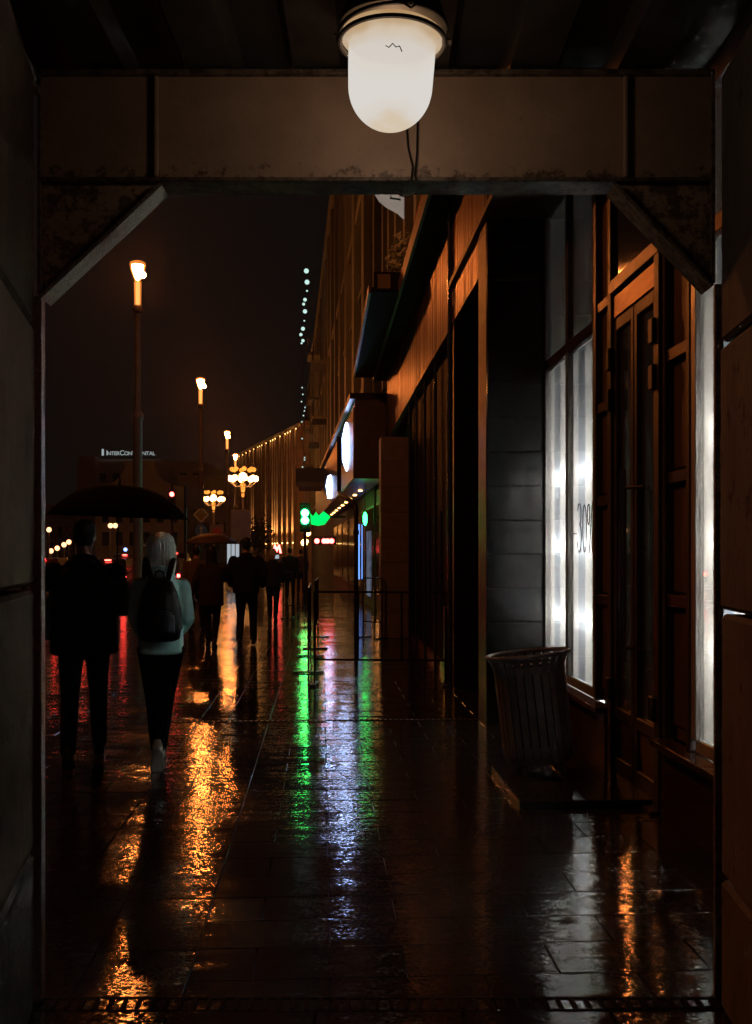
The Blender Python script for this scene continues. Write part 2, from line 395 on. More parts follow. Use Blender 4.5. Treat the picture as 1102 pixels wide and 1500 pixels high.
M['board_grey'] = mat('grey_board', (.16, .14, .13), .6, var=.2)
M['leaf_pale'] = mat('pale_leaf', (.7, .78, .72), .5, var=.4)
M['leaf_dark'] = mat('dark_leaf', (.035, .05, .02), .5, var=.5)
M['banner'] = emit('glow_cloth', (1.0, .82, .68), .17, .15, 2)  # weak glow added to lift the dim pale panel
M['red_paint'] = mat('red_paint', (.35, .05, .04), .45, var=.2)

# ================================================================== GROUND
KERBX = -6.6
def ground_plane(name, x0, x1, y0, y1, z, m, kind='structure'):
    o = MB().add([(x0, y0, z), (x1, y0, z), (x1, y1, z), (x0, y1, z)], [(0, 1, 2, 3)]).build(name, m)
    return tag(o, kind=kind)
ground_plane('ground', -500, 500, -60, 700, -.16, M['asphalt'])
ground_plane('road', -40, KERBX - .02, -30, 680, -.12, M['asphalt'])
side = MB().box(KERBX, 30, -6, 330, -.13, -.012).build('sidewalk', M['joint']); tag(side, kind='structure')
kerb = MB().box(KERBX - .16, KERBX, -30, 330, -.15, .008).build('kerb', M['stone_grey']); tag(kerb, kind='structure')

# paving: rows 0.3 m deep; two long slab bands separate the left field from the right one
TILE_ME = {}
def tile_mesh(w, d):
    k = (round(w, 3), round(d, 3))
    if k not in TILE_ME:
        TILE_ME[k] = MB().box(-w / 2, w / 2, -d / 2, d / 2, -.03, 0, .003).mesh('tile', M['tile'])
    return TILE_ME[k]
far_bm = MB(); n_tiles = 0
rt = random.Random(3)
cells = []
for k in range(0, 150):
    y0 = 3.46 + k * .3; y1 = y0 + .3
    off = .285 if k % 2 else 0
    x = -.49 - (0.0 if k % 2 == 0 else .285)
    xs = [-.49] + [e for e in [(-.49 + .52 + j * .57 - off) for j in range(0, 5)] if -.3 < e < 1.98] + [2.02]
    for a, b in zip(xs[:-1], xs[1:]): cells.append((a, b, y0, y1))
    e = -1.14 - (.285 if k % 2 else 0.0)
    xs = [-1.14] + ([e] if e < -1.2 else []); q = e
    while xs[-1] > KERBX + .6:
        q -= .57; xs.append(q)
    xs[-1] = KERBX
    for b, a in zip(xs[:-1], xs[1:]): cells.append((a, b, y0, y1))
    if k % 2 == 0:
        cells.append((-1.14, -.88, y0, y0 + .6)); cells.append((-.88, -.49, y0 + 0, y0 + .6))
cells.sort(key=lambda c: c[2])
for (a, b, y0, y1) in cells:
    g = .005; w, d = b - a - g, y1 - y0 - g
    cx, cy = (a + b) / 2, (y0 + y1) / 2
    tz = rt.uniform(-.001, .001); rx, ry = rt.gauss(0, .0045), rt.gauss(0, .002)
    inview = abs((cx * CA - cy * SA)) < .385 * (cx * SA + cy * CA) + .3 and cx < 2.0
    if n_tiles < 292 and inview and y0 < 14.5:
        o = link('tile', tile_mesh(w, d), None, side, (cx, cy, tz)); o.rotation_euler = (rx, ry, 0); n_tiles += 1
    elif y0 > 9 or inview:
        hx, hy = w / 2, d / 2
        far_bm.add([(cx + sx * hx, cy + sy * hy, tz + sx * hx * -ry + sy * hy * rx) for (sx, sy) in ((-1, -1), (1, -1), (1, 1), (-1, 1))], [(0, 1, 2, 3)])
o = far_bm.build('tile', M['tile'], side); tag(o, kind='stuff')
o = MB().add([(KERBX, 48.4, .0), (30, 48.4, 0), (30, 330, 0), (KERBX, 330, 0)], [(0, 1, 2, 3)]).build('tile', M['tile'], side); tag(o, kind='stuff')

# threshold strip and drain across the mouth of the passage
MB(CAMM).box(-1.5, 1.6, -3, 3.33, -.12, -.004).build('threshold', M['plinth_stone'], side)
for i in range(5):
    MB(CAMM).box(-1.2 + i * .5, -1.2 + (i + 1) * .5 - .008, 3.34, 3.475, -.03, .004, .004).build('tile', M['tile'], side)
dr = thing('drain_grate', 'narrow iron drain grate across the wet floor under the beam', 'drain', C(0, 3.53, 0), -A)
for y in (3.485, 3.588):
    MB(CAMM).box(-1.18, 1.2, y - .006, y + .006, -.03, .003).build('rim', M['matte_black'], dr)
MB(CAMM).box(-1.18, 1.2, 3.49, 3.583, -.05, -.045).build('channel', M['joint'], dr)
bar = None
for i in range(49):
    r = -1.16 + i * .0485
    if bar is None:
        bar = MB().obox((0, 0, 0), (.012, .094, .014), (0, 0, 0)).mesh('bar', M['matte_black'])
    p = Vector((r, 0, .0))
    o = link('bar', bar, None, dr, (r, .006, .0)); o.rotation_euler = (0, random.uniform(-.05, .05), A)
sd = thing('slot_drain', 'thin slotted drain line across the pavement behind the bin', 'drain', (0.2, 9.55, 0))
MB().box(-1.6, 1.45, 9.51, 9.59, -.02, .0015).build('cover', M['matte_black'], sd)
sl = MB()
for i in range(60): sl.box(-1.57 + i * .05, -1.545 + i * .05, 9.525, 9.575, .0015, .0035)
tag(sl.build('slot', M['joint'], sd), kind='stuff')

# ================================================================== PASSAGE
wl = thing('concrete_wall', 'dirty pale concrete panel wall left of the passage mouth', 'wall', C(-1.2, 3.4, 0), -A)
def wall_panels(root, corner, ang, joints, sign, seed):
    # wall runs back from the corner towards the camera at an angle to the lens axis
    rd = random.Random(seed)
    T = CAMM @ Matrix.Translation((corner[0], corner[1], 0)) @ Matrix.Rotation(ang, 4, 'Z')
    for z0, z1, m in joints:
        y = 0.0
        for Lp in (1.45, 1.5, 1.5, 1.5):
            dx = rd.uniform(-.004, .004)
            x0, x1 = (-.12, dx) if sign < 0 else (-dx, .12)
            MB(T).box(x0, x1, y - Lp + .012, y, z0 + .008, z1 - .008, .014).build('panel', m, root)
            y -= Lp
    b = (-.5, -.1) if sign < 0 else (.1, .5)
    MB(T).box(b[0], b[1], -6, -.02, -.1, 3.5).build('core', M['plinth_stone'], root)
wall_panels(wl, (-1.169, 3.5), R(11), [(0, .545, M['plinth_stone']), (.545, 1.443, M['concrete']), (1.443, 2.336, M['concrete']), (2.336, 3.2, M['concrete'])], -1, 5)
wr = thing('concrete_wall', 'lighter-toned concrete panel wall on the right of the passage mouth', 'wall', C(1.2, 3.4, 0), -A)
wall_panels(wr, (1.176, 3.5), R(-5), [(0, .455, M['concrete_lit']), (.455, 1.36, M['concrete_lit']), (1.36, 2.27, M['concrete_lit']), (2.27, 3.2, M['concrete_lit'])], 1, 8)

# steel portal: channel beam, stiffeners, gussets, posts
pt = thing('steel_portal', 'rusty beige steel portal frame spanning the passage mouth', 'portal frame', C(0, 3.6, 0), -A)
def pb(name, m, *b, c=0.0):
    return MB(CAMM).box(*b, c).build(name, m, pt)
pb('beam_web', M['paint'], -1.165, 1.166, 3.575, 3.59, 2.865, 3.222)
pb('top_flange', M['rust'], -1.165, 1.166, 3.55, 3.7, 3.222, 3.24, c=.003)
pb('bottom_flange', M['rust'], -1.165, 1.166, 3.552, 3.69, 2.85, 2.865, c=.003)
for r in (-.772, .862):
    pb('stiffener', M['paint'], r, r + .014, 3.556, 3.5748, 2.868, 3.219, c=.003)
pb('end_plate', M['rust'], -1.176, -1.1655, 3.555, 3.6, 2.46, 3.24)
pb('end_plate', M['rust'], 1.1665, 1.178, 3.555, 3.6, 2.5, 3.24)
for s, (ra, rb, zt, zl) in ((-1, (-1.165, -.745, 2.848, 2.455)), (1, (1.166, .826, 2.848, 2.495))):
    MB(CAMM).prism([(ra, zt), (rb, zt), (ra, zl)], 'y', 3.578, 3.588).build('gusset', M['paint'], pt)
    a, b = Vector((rb, 0, zt - .004)), Vector((ra, 0, zl - .004)); d = (b - a); L_ = d.length; ang = math.atan2(d.z, d.x)
    MB(CAMM).obox(((a.x + b.x) / 2, 3.6, (a.z + b.z) / 2 - .006), (L_, .11, .012), (0, -ang, 0)).build('gusset_flange', M['wet_edge'] if s < 0 else M['rust'], pt)
pb('post', M['wet_edge'], -1.2, -1.160, 3.55, 3.59, 0, 2.45)
pb('post', M['rust'], 1.186, 1.215, 3.58, 3.6, 0, 2.5)
pb('wall_angle', M['rust'], -1.24, -1.165, 3.3, 3.56, 3.15, 3.17)

# corrugated decking overhead
ck = thing('corrugated_ceiling', 'dark corrugated metal decking above the passage beam', 'ceiling', C(0, 2, 3.25), -A)
pitch = .375
for i in range(-6, 6):
    x = i * pitch + .06
    MB(CAMM).prism([(x, 3.30), (x + .03, 3.245), (x + .19, 3.245), (x + .22, 3.30), (x + pitch, 3.30), (x + pitch, 3.312), (x + .228, 3.312), (x + .196, 3.257), (x + .024, 3.257), (x, 3.312)], 'y', -3, 3.72).build('decking_sheet', M['deck'], ck)
MB(CAMM).box(-2.6, 2.6, -3.2, 3.74, 3.34, 3.42).build('slab', M['plinth_stone'], ck)

# the glowing dome lamp
m, nt, out = nodes('dome_glass')
N_ = nt.nodes; e = N_.new('ShaderNodeEmission'); tc = N_.new('ShaderNodeTexCoord'); sx = N_.new('ShaderNodeSeparateXYZ'); nt.links.new(tc.outputs['Object'], sx.inputs[0])
cr = N_.new('ShaderNodeValToRGB'); mr = N_.new('ShaderNodeMapRange'); mr.inputs[1].default_value = -.37; mr.inputs[2].default_value = -.08
nt.links.new(sx.outputs[2], mr.inputs[0])
nz = N_.new('ShaderNodeTexNoise'); nz.inputs['Scale'].default_value = 9; nz.inputs['Detail'].default_value = 5; nt.links.new(tc.outputs['Object'], nz.inputs[0])
am = N_.new('ShaderNodeMath'); am.operation = 'MULTIPLY_ADD'; am.inputs[1].default_value = .22; nt.links.new(nz.outputs[0], am.inputs[0]); nt.links.new(mr.outputs[0], am.inputs[2])
sb = N_.new('ShaderNodeMath'); sb.operation = 'SUBTRACT'; sb.inputs[1].default_value = .11; nt.links.new(am.outputs[0], sb.inputs[0]); nt.links.new(sb.outputs[0], cr.inputs[0])
els = cr.color_ramp.elements
els[0].position = 0; els[0].color = (.62, .50, .36, 1)
els[1].position = 1; els[1].color = (.32, .15, .055, 1)
for p_, c_ in ((.06, (.64, .59, .53, 1)), (.16, (.66, .63, .585, 1)), (.66, (.66, .625, .575, 1)), (.80, (.62, .52, .40, 1)), (.90, (.46, .30, .15, 1))):
    q = els.new(p_); q.color = c_
e.inputs[1].default_value = .82
nt.links.new(cr.outputs[0], e.inputs[0])
tr_ = N_.new('ShaderNodeBsdfTransparent'); mxd = N_.new('ShaderNodeMixShader'); mxd.inputs[0].default_value = .15
nt.links.new(e.outputs[0], mxd.inputs[1]); nt.links.new(tr_.outputs[0], mxd.inputs[2]); nt.links.new(mxd.outputs[0], out.inputs[0]); M['dome'] = m
LD = 3.08
dl = thing('dome_lamp', 'big glowing frosted dome lamp hanging under the passage ceiling', 'lamp', C(.054, LD, 3.212), -A)
dl.rotation_euler = (0, R(2.5), -A)
hous = MB().lathe([(.05, .035), (.12, .02), (.145, -.01), (.152, -.045), (.159, -.05), (.159, -.075), (.14, -.082)], n=40).build('housing', M['lampcast'], dl, True, True)
gl = MB().lathe([(.148, -.094), (.153, -.098), (.153, -.112), (.148, -.117), (.133, -.121), (.131, -.13), (.1305, -.16), (.129, -.2), (.1275, -.232)] + [(.1265 * math.cos(R(a)), -.25 - .129 * math.sin(R(a))) for a in range(4, 90, 6)] + [(0, -.379)], n=48).build('glass_dome', M['dome'], dl, True, True)
bl_ = bpy.data.lights.new('bulb', 'POINT'); bo_ = bpy.data.objects.new('bulb', bl_); COL.objects.link(bo_); bo_.parent = dl
bl_.energy = 6.5; bl_.color = (1, .62, .37); bl_.shadow_soft_size = .05; bo_.location = (0, 0, -.22)
def ring(rad, z, tilt=0, n=40, ph=0): return [(rad * math.cos(2 * PI * k / n), rad * math.sin(2 * PI * k / n), z + tilt * rad * math.cos(2 * PI * k / n + ph)) for k in range(n + 1)]
MB().tube(ring(.158, -.118, .03), .0075, 8, False).build('clamp_ring', M['lampcast'], dl, True, True)
MB().tube(ring(.162, -.088, .10, ph=.3), .006, 8, False).build('wire_wrap', M['black_metal'], dl, True, True)
for a_ in (PI * 1.02, -.06):
    MB().obox((.155 * math.cos(a_), .155 * math.sin(a_), -.112), (.045, .03, .006), (0, 0, a_)).build('clip', M['lampcast'], dl, local=True)
MB().tube([(.0, -.165, -.08), (.03, -.17, -.088), (.05, -.17, -.1), (.062, -.168, -.09), (.05, -.166, -.078), (.035, -.168, -.086)], .004, 6).build('wire_end', M['black_metal'], dl, True, True)
MB().tube([(-.018, -.1275, -.19), (-.008, -.13, -.196), (.002, -.13, -.184), (.012, -.13, -.194), (.022, -.129, -.19), (.03, -.127, -.205)], .0018, 5).build('scratch', M['lampcast'], dl, True, True)
cb = thing('cable', 'two thin dark wires dangling on the beam behind the dome lamp', 'wire', C(.1, 3.545, 3.2), -A)
MB(CAMM).tube([(.10, 3.568, 3.3), (.105, 3.556, 3.06), (.112, 3.558, 2.97), (.128, 3.55, 2.9), (.12, 3.545, 2.84), (.09, 3.548, 2.80), (.055, 3.55, 2.815), (.05, 3.55, 2.79), (.085, 3.55, 2.785), (.08, 3.55, 2.80), (.11, 3.55, 2.795), (.135, 3.55, 2.81)], .004, 6).build('strand', M['black_metal'], cb, True)
MB(CAMM).tube([(.14, 3.568, 3.3), (.144, 3.558, 3.05), (.142, 3.556, 2.95), (.135, 3.55, 2.87), (.15, 3.548, 2.82), (.19, 3.555, 2.828), (.25, 3.56, 2.83)], .0035, 6).build('strand', M['black_metal'], cb, True)

for fn, tcol, dcol in (('leak_sheet', (.07, .078, .074, 1), (.05, .055, .052, 1)), ('frosted_film', (.8, .78, .75, 1), (.45, .44, .43, 1)), ('film_dense', (.42, .44, .46, 1), (.36, .37, .38, 1))):
  m, nt, out = nodes(fn); M['film' if fn == 'frosted_film' else fn] = m
  t_ = nt.nodes.new('ShaderNodeBsdfTranslucent'); t_.inputs[0].default_value = tcol
  d_ = nt.nodes.new('ShaderNodeBsdfDiffuse'); d_.inputs[0].default_value = dcol
  x_ = nt.nodes.new('ShaderNodeMixShader'); x_.inputs[0].default_value = .45
  nt.links.new(t_.outputs[0], x_.inputs[1]); nt.links.new(d_.outputs[0], x_.inputs[2]); nt.links.new(x_.outputs[0], out.inputs[0])
# ================================================================== SHOP BUILDING (right)
sh = thing('shop_building', 'long dark shop building with copper fascia, glass door and lit window', 'building', (2.05, 8, 0))
def sp(name, m, *b, c=0.0, par=None):
    return MB().box(*b, c).build(name, m, par or sh)
XG = 2.05                                    # glass line of the near shopfront
# --- dark polished column and its cladding slabs
col_ = sp('column', M['joint'], 1.53, 2.5, 9.25, 9.72, 0, 4.6)
for i in range(15):
    z = i * .31
    for (xa, xb) in ((1.495, 2.0),):
        MB().box(xa, xb, 9.215, 9.25, z + .003, min(z + .306, 4.598), .002).build('stone_slab', M['stone_dark'], col_)
MB().box(1.49, 1.53, 9.255, 9.7, 0, 4.6).build('edge_strip', M['stone_brown'], col_)
# --- canopy soffit and upper storeys
sp('soffit', M['stone_brown'], 1.45, 3.4, 2, 11.7, 4.6, 4.66)
# --- shop windows
def shop_window(y0, y1, splits, ztop=4.6, zsill=.47, tubes=True, spill=False):
    w = MB().box(XG - .01, XG + .03, y0, y1, zsill, zsill + .07, .004).build('shop_window', M['frame_pale'], sh)
    edges = [y0] + splits + [y1]
    for k, y in enumerate(edges):
        MB().box(XG - .025, XG + .05, y - .035, y + .035, zsill + .07, ztop, .004).build('mullion', M['frame'] if 0 < k < len(edges) - 1 else M['frame_pale'], w)
    for a, b in zip(edges[:-1], edges[1:]):
        MB().box(XG - .03, XG + .04, a + .035, b - .035, 3.21, 3.30, .004).build('transom', M['bronze_rail'], w)
        MB().box(XG + .0, XG + .006, a + .035, b - .035, zsill + .07, 3.21).build('pane', M['glass'], w)
        MB().box(XG + .0, XG + .006, a + .035, b - .035, 3.30, ztop).build('pane', M['glass'], w)
        nf = 4
        for j in range(nf):                                        # pale vertical film / blind strips
            f0 = a + .02 + (b - a - .04) * j / nf; f1 = a + .02 + (b - a - .04) * (j + 1) / nf
            MB().box(XG + .02 + .004 * (j % 2), XG + .022 + .004 * (j % 2), f0, f1 + .004, zsill + .075, 3.205).build('film_strip', M['film'] if (j + int(a * 3)) % 3 else M['film_dense'], w)
            MB().box(XG + .02 + .004 * (j % 2), XG + .022 + .004 * (j % 2), f0, f1 + .004, 3.305, ztop).build('film_strip', M['film'], w)
        if tubes:
            for z in (1.04, 1.63, 2.22):
                yc = a + (b - a) * .55
                MB().tube([(XG + .098, yc - .24, z), (XG + .098, yc + .24, z)], .022, 12).build('tube_light', M['tube_white'], w, True)
    MB().box(XG + .42, XG + .44, y0, y1, 0.3, ztop).build('back_board', M['white_board'], w)
    for y in (y0, y1): MB().box(XG + .06, XG + .42, y - .01, y + .01, .3, 3.2 if spill and y == y0 else ztop).build('side_board', M['leak_sheet'] if spill and y == y0 else M['white_board'], w)  # spill side: invented translucent sheet leaking tube light behind the door glass
    MB().box(XG + .06, XG + .42, y0, y1, .3, .32).build('floor_board', M['white_board'], w)
    MB().box(XG + .06, XG + .42, y0, y1, ztop - .02, ztop).build('top_board', M['white_board'], w)
    MB().box(XG + .16, XG + .42, y0 + .02, y1 - .02, 3.2, 3.22).build('shelf_board', M['white_board'], w)
    return w
wa = shop_window(7.55, 9.24, [8.4], spill=True)
M['tube_white'] = M['tube_soft']; wb = shop_window(3.7, 5.5, [4.6])
# sills and granite plinths
for (a, b) in ((7.16, 9.2), (3.5, 5.96)):
    L3 = (b - a) / 3
    for k in range(3):
        sp('sill', M['granite_plinth'], 1.93, 2.06, a + k * L3 + .002, a + (k + 1) * L3 - .002, .425, .465, c=.005)
        sp('plinth_slab', M['granite_plinth'], 2.0, 2.3, a + k * L3 + .002, a + (k + 1) * L3 - .002, 0, .425, c=.003)
# bronze side panels with rails
def bronze_bay(y0, y1, rails):
    b_ = MB().box(XG + .03, XG + .06, y0, y1, .47, 4.6).build('bronze_bay', M['bronze'], sh)
    for y in (y0, y1): MB().box(XG - .03, XG + .03, y - .025, y + .025, .47, 4.6, .004).build('stile', M['frame'], b_)
    zs = [.5] + rails + [4.58]
    for z in rails: MB().box(XG - .02, XG + .035, y0 + .025, y1 - .025, z - .035, z + .035, .004).build('rail', M['bronze_rail'], b_)
    for z0, z1 in zip(zs[:-1], zs[1:]):
        MB().box(XG + .015, XG + .032, y0 + .05, y1 - .05, z0 + .05, z1 - .05, .006).build('panel', M['bronze'], b_)
bronze_bay(7.12, 7.5, [1.22, 1.94, 2.62, 3.36])
bronze_bay(5.57, 5.97, [1.28, 2.0, 2.72, 3.4])
# door
dw = sp('doorway', M['bronze_rail'], XG - .05, XG + .05, 6.02, 7.07, 3.36, 3.45, c=.004)
def dp(name, m, *b, c=0.0): return MB().box(*b, c).build(name, m, dw)
dp('header', M['copper_wet'] if 'copper_wet' in M else M['copper'], XG - .035, XG + .04, 6.1, 7.0, 3.18, 3.33, c=.004)
dp('jamb', M['frame'], XG - .05, XG + .05, 6.0, 6.09, 0, 3.36, c=.004)
dp('jamb', M['frame'], XG - .05, XG + .05, 7.01, 7.09, 0, 3.36, c=.004)
dp('transom_glass', M['dark_glass'], XG + .0, XG + .01, 6.02, 7.07, 3.46, 4.6)
for (a, b) in ((6.1, 6.54), (6.56, 7.0)):
    dp('stile', M['frame'], XG - .03, XG + .03, a, a + .055, .02, 3.17, c=.004)
    dp('stile', M['frame'], XG - .03, XG + .03, b - .055, b, .02, 3.17, c=.004)
    dp('rail', M['frame'], XG - .03, XG + .03, a + .055, b - .055, .02, .16, c=.004)
    dp('rail', M['frame'], XG - .03, XG + .03, a + .055, b - .055, .42, .5, c=.004)
    dp('rail', M['frame'], XG - .03, XG + .03, a + .055, b - .055, 3.09, 3.17, c=.004)
    dp('glass', M['door_glass'], XG - .004, XG + .004, a + .055, b - .055, .5, 3.09)
    dp('kick_panel', M['bronze'], XG - .01, XG + .01, a + .055, b - .055, .16, .42)
for y in (6.52, 6.585):
    MB().tube([(XG - .1, y, .85), (XG - .1, y, 2.1)], .014, 10).build('handle', M['steel'], dw, True)
    for z in (.95, 1.98): MB().tube([(XG - .1, y, z), (XG - .02, y + (.16 if y > 6.55 else -.16), z)], .01, 8).build('handle_bracket', M['black_metal'], dw, True)
for y in (6.085, 7.02):
    for z in (2.62, 2.9, .62): dp('hinge', M['black_metal'], XG - .075, XG - .03, y - .04, y + .04, z - .075, z + .075, c=.006)
dp('inner_wall', M['board_grey'], 4.0, 4.05, 5, 8, 0, 4.58)
dp('inner_floor', M['stone_dark'], 2.12, 4.0, 5, 8, -.01, .01)
dp('threshold', M['frame'], XG - .1, XG + .05, 6.0, 7.09, 0, .02)
sp('upper_panel', M['stone_brown'], 2.5, 4.2, 2, 5.2, 0, 4.6)
sp('upper_panel', M['stone_brown'], 2.5, 4.2, 7.9, 9.2, 0, 4.6)
dp('inner_ceiling', M['board_grey'], 2.12, 4.0, 5, 7.9, 4.55, 4.59)
for k in range(4):
    dp('display_rack', M['frame_pale'], 3.3, 3.34, 5.5 + k * .5, 5.53 + k * .5, 0, 2.6)
    dp('shelf', M['board_grey'], 3.3, 3.7, 5.2, 7.4, .5 + k * .55, .53 + k * .55)
# --- dark recess and the far glazed entrance
XF = 1.5
sp('pier', M['stone_brown'], 1.54, 2.6, 11.75, 12.3, 0, 4.2)
for i in range(7):
    sp('pier_slab', M['stone_brown'], 1.515, 2.4, 11.72, 11.75, i * .6 + .003, i * .6 + .597, c=.002)
MB().tube([(1.47, 11.7, 0), (1.47, 11.7, 5.7)], .028, 12).build('corner_trim', M['steel'], sh, True)
sp('recess_wall', M['dark_glass'], 2.35, 2.4, 9.72, 11.72, 0, 4.2)
sp('recess_soffit', M['stone_brown'], 1.6, 2.4, 9.7, 24, 4.2, 4.26)
gz = sp('glazed_entrance', M['void_glass'], 1.62, 1.64, 12.3, 18.4, .12, 4.2)
MB().box(1.58, 1.66, 12.3, 18.4, 0, .12).build('base_rail', M['copper'], gz)
for y in (12.55, 14.05, 15.5, 16.9, 18.25):
    MB().tube([(1.56, y, 0), (1.56, y, 4.2)], .022, 10).build('mullion', M['steel'], gz, True)
for y in (13.2, 14.7): MB().tube([(1.54, y, .7), (1.54, y, 2.1)], .016, 8).build('handle', M['steel'], gz, True)
sp('glint_plate', M['copper'], 1.5, 1.58, 12.32, 12.6, 0, .9)  # copper plate added to stand for an orange reflection on the glass base
# --- copper fascia with slats
fa = sp('fascia', M['copper'], XF + .02, XF + .3, 9.3, 23.6, 4.2, 5.6)
sm_ = MB().box(-.02, .0, 0, .088, 4.2, 5.58, .003).mesh('slat', M['copper'])
ri = random.Random(2)
for k in range(150):
    y = 9.3 + k * .095
    if y > 23.5: break
    o = link('slat', sm_, None, fa); o.location = (XF + .02 - sh.location.x + ri.uniform(-.004, .004), y - sh.location.y, 0)
    o.rotation_euler = (0, 0, ri.uniform(-.03, .03))
    o.location.z = 0
MB().box(XF - .3, XF + .35, 9.3, 24, 5.6, 5.75).build('cornice', M['matte_black'], fa)
MB().box(XF - .32, XF - .28, 9.3, 24, 5.55, 5.78).build('cornice_lip', M['stone_brown'], fa)
# --- wall above
uw = sp('upper_wall', M['render_ochre'], 1.75, 9, 2, 29, 5.75, 19)
for k, y in enumerate((10.2, 12.6, 15.0, 17.4, 19.8, 22.2, 24.6, 27.0)):
    MB().box(1.6, 1.75, y, y + .5, 5.9, 19, .01).build('pilaster', M['render_light'], uw)
    for z in (6.9, 10.3, 13.7):
        wf = MB().box(1.72, 1.76, y + .85, y + 2.0, z, z + 2.0).build('window', M['frame'], uw)
        MB().box(1.715, 1.722, y + .92, y + 1.93, z + .07, z + 1.93).build('pane', M['dark_glass'], wf)
        if False: pass
# --- pale stone column in front of the entrance end
pc = thing('stone_column', 'pale square stone column of stacked blocks under the copper fascia', 'column', (1.33, 18.95, 0))
for i in range(8):
    MB().box(1.07, 1.6, 18.65, 19.25, i * .46 + .004, (i + 1) * .46, .006).build('block', M['stone_grey'], pc)
# --- discount print on the lit window: thin tall strokes
pr = thing('window_print', 'thin dark discount lettering -30% on the lit shop window', 'lettering', (XG - .004, 8.0, 1.62))
def stroke(pts, r=.0042):                     # pts in (along window away->near, up)
    MB().tube([(XG - .004, 8.26 - u, 1.54 + v*.88) for (u, v) in pts], r, 6).build('glyph', M['matte_black'], pr, True)
def oval(cx, cy, rx, ry, a0=0, a1=360, n=22): return [(cx + rx * math.cos(R(a0 + (a1 - a0) * k / n)), cy + ry * math.sin(R(a0 + (a1 - a0) * k / n))) for k in range(n + 1)]
stroke([(.02, .2), (.11, .2)])
stroke(oval(.20, .37, .055, .10, 160, -80) + oval(.20, .16, .065, .13, 80, -165))
stroke(oval(.365, .24, .055, .21, 0, 360))
stroke(oval(.485, .36, .035, .09)); stroke([(.60, .47), (.50, .02)]); stroke(oval(.615, .12, .035, .09))

# ================================================================== STREET LAMPS
def make_lamp():
    t = thing('street_lamp', None, 'street lamp', (0, 0, 0))
    MB().lathe([(.2, 0), (.2, .25), (.15, .35), (.125, .5), (.12, 4.7), (.15, 4.74), (.15, 4.84), (.09, 4.95)], n=20).build('base_column', M['pole'], t, True, True)
    MB().lathe([(.085, 4.95), (.075, 7.45)], n=16).build('shaft', M['pole'], t, True, True)
    MB().lathe([(.075, 7.45), (.13, 7.48), (.13, 7.62), (.1, 7.66)], n=16).build('collar', M['black_metal'], t, True, True)
    MB().lathe([(.085, 7.66), (.095, 8.28)], n=20).build('lit_tube', M['sodium'], t, True, True)
    c = MB()
    c.lathe([(.06, 8.29), (.09, 8.34), (.13, 8.44), (.175, 8.56), (.205, 8.70), (.20, 8.76), (.12, 8.80), (.0, 8.81)], n=24)
    c.build('lit_crown', M['sodium'], t, True, True)
    MB().lathe([(.0, 8.30), (.05, 8.34), (.10, 8.47), (.14, 8.6), (.15, 8.7), (.0, 8.74)], n=14).build('burner', M['sodium_core'], t, True, True)
    MB().lathe([(.05, 7.7), (.055, 8.26)], n=10).build('inner_rod', M['column_glow'], t, True, True)
    MB().ball((.13, -.06, 8.44), .085, n=12, k=8).build('side_burner', M['sodium_core'], t, True, True)
    return t
lamps = [(31.7, 202, 'nearest street lamp in view, standing behind the umbrella with its tall lit crown'),
         (52.7, 294, 'second street lamp of the row, between the tall nearest one and the far cluster'),
         (75.6, 333, 'third street lamp of the row, standing left of the fin-fronted building'),
         (93.1, 345, 'farthest and smallest lit lamp of the row, just above the many-globed lantern')]
proto = make_lamp()
LG = 'tall lit lamps along the kerb'
for i, (D, px, lb) in enumerate(lamps):
    o = proto if i == 0 else copy_tree(proto)
    p = W(px, HOR, D); p.z = 0; o.location = p; o.rotation_euler = (0, 0, i * .7); o.scale = (1.203,) * 3
    tag(o, lb, None, LG)
for (x, y, lb) in ((-5.5, 11.4, 'street lamp of the kerb row hidden by the left passage wall'),):      # the row goes on beside and behind the camera
    o = copy_tree(proto); o.location = (x, y, 0); o.scale = (1.203,) * 3; tag(o, lb, None, LG)

# many-globed lanterns
def lantern(px, py, D, label, sc):
    p = W(px, py, D); z = p.z; p.z = 0
    t = thing('globe_lantern', label, 'street lamp', p, 0, 'many-globed lanterns by the far crossing')
    MB().lathe([(.25, 0), (.2, .6), (.12, 1), (.09, z - 1.2), (.16, z - 1.1), (.07, z - .9), (.07, z + .2)], n=14).build('post', M['pole'], t, True, True)
    for k in range(8):
        a = 2 * PI * k / 8 + .2; rr = .95 * sc
        MB().tube([(0, 0, z - .6), (rr * .6 * math.cos(a), rr * .6 * math.sin(a), z - .65), (rr * math.cos(a), rr * math.sin(a), z - .28)], .03, 6).build('arm', M['pole'], t, True, True)
        MB().ball((rr * math.cos(a), rr * math.sin(a), z), .22 * sc, n=12, k=8).build('globe', M['globe'], t, True, True)
        MB().lathe([(.11 * sc, .22 * sc), (.19 * sc, .38 * sc), (.14 * sc, .5 * sc), (.02, .55 * sc)], (rr * .85 * math.cos(a), rr * .85 * math.sin(a), z + .3 * sc), 8).build('crown_shade', M['sodium_dim'], t, True, True)
    MB().ball((0, 0, z + .15 * sc), .3 * sc, n=12, k=8).build('globe', M['globe'], t, True, True)
    MB().lathe([(.03, z - 1.9 * sc), (.2 * sc, z - .4 * sc), (.1, z - .3 * sc)], n=10).build('finial', M['sodium_dim'], t, True, True)
lantern(356, 701, 80, 'wider many-globed lantern with a ring of bright lights before the fin-fronted building', 1.05)
lantern(313, 731, 98, 'smaller many-globed lantern left of the third street lamp', .95)

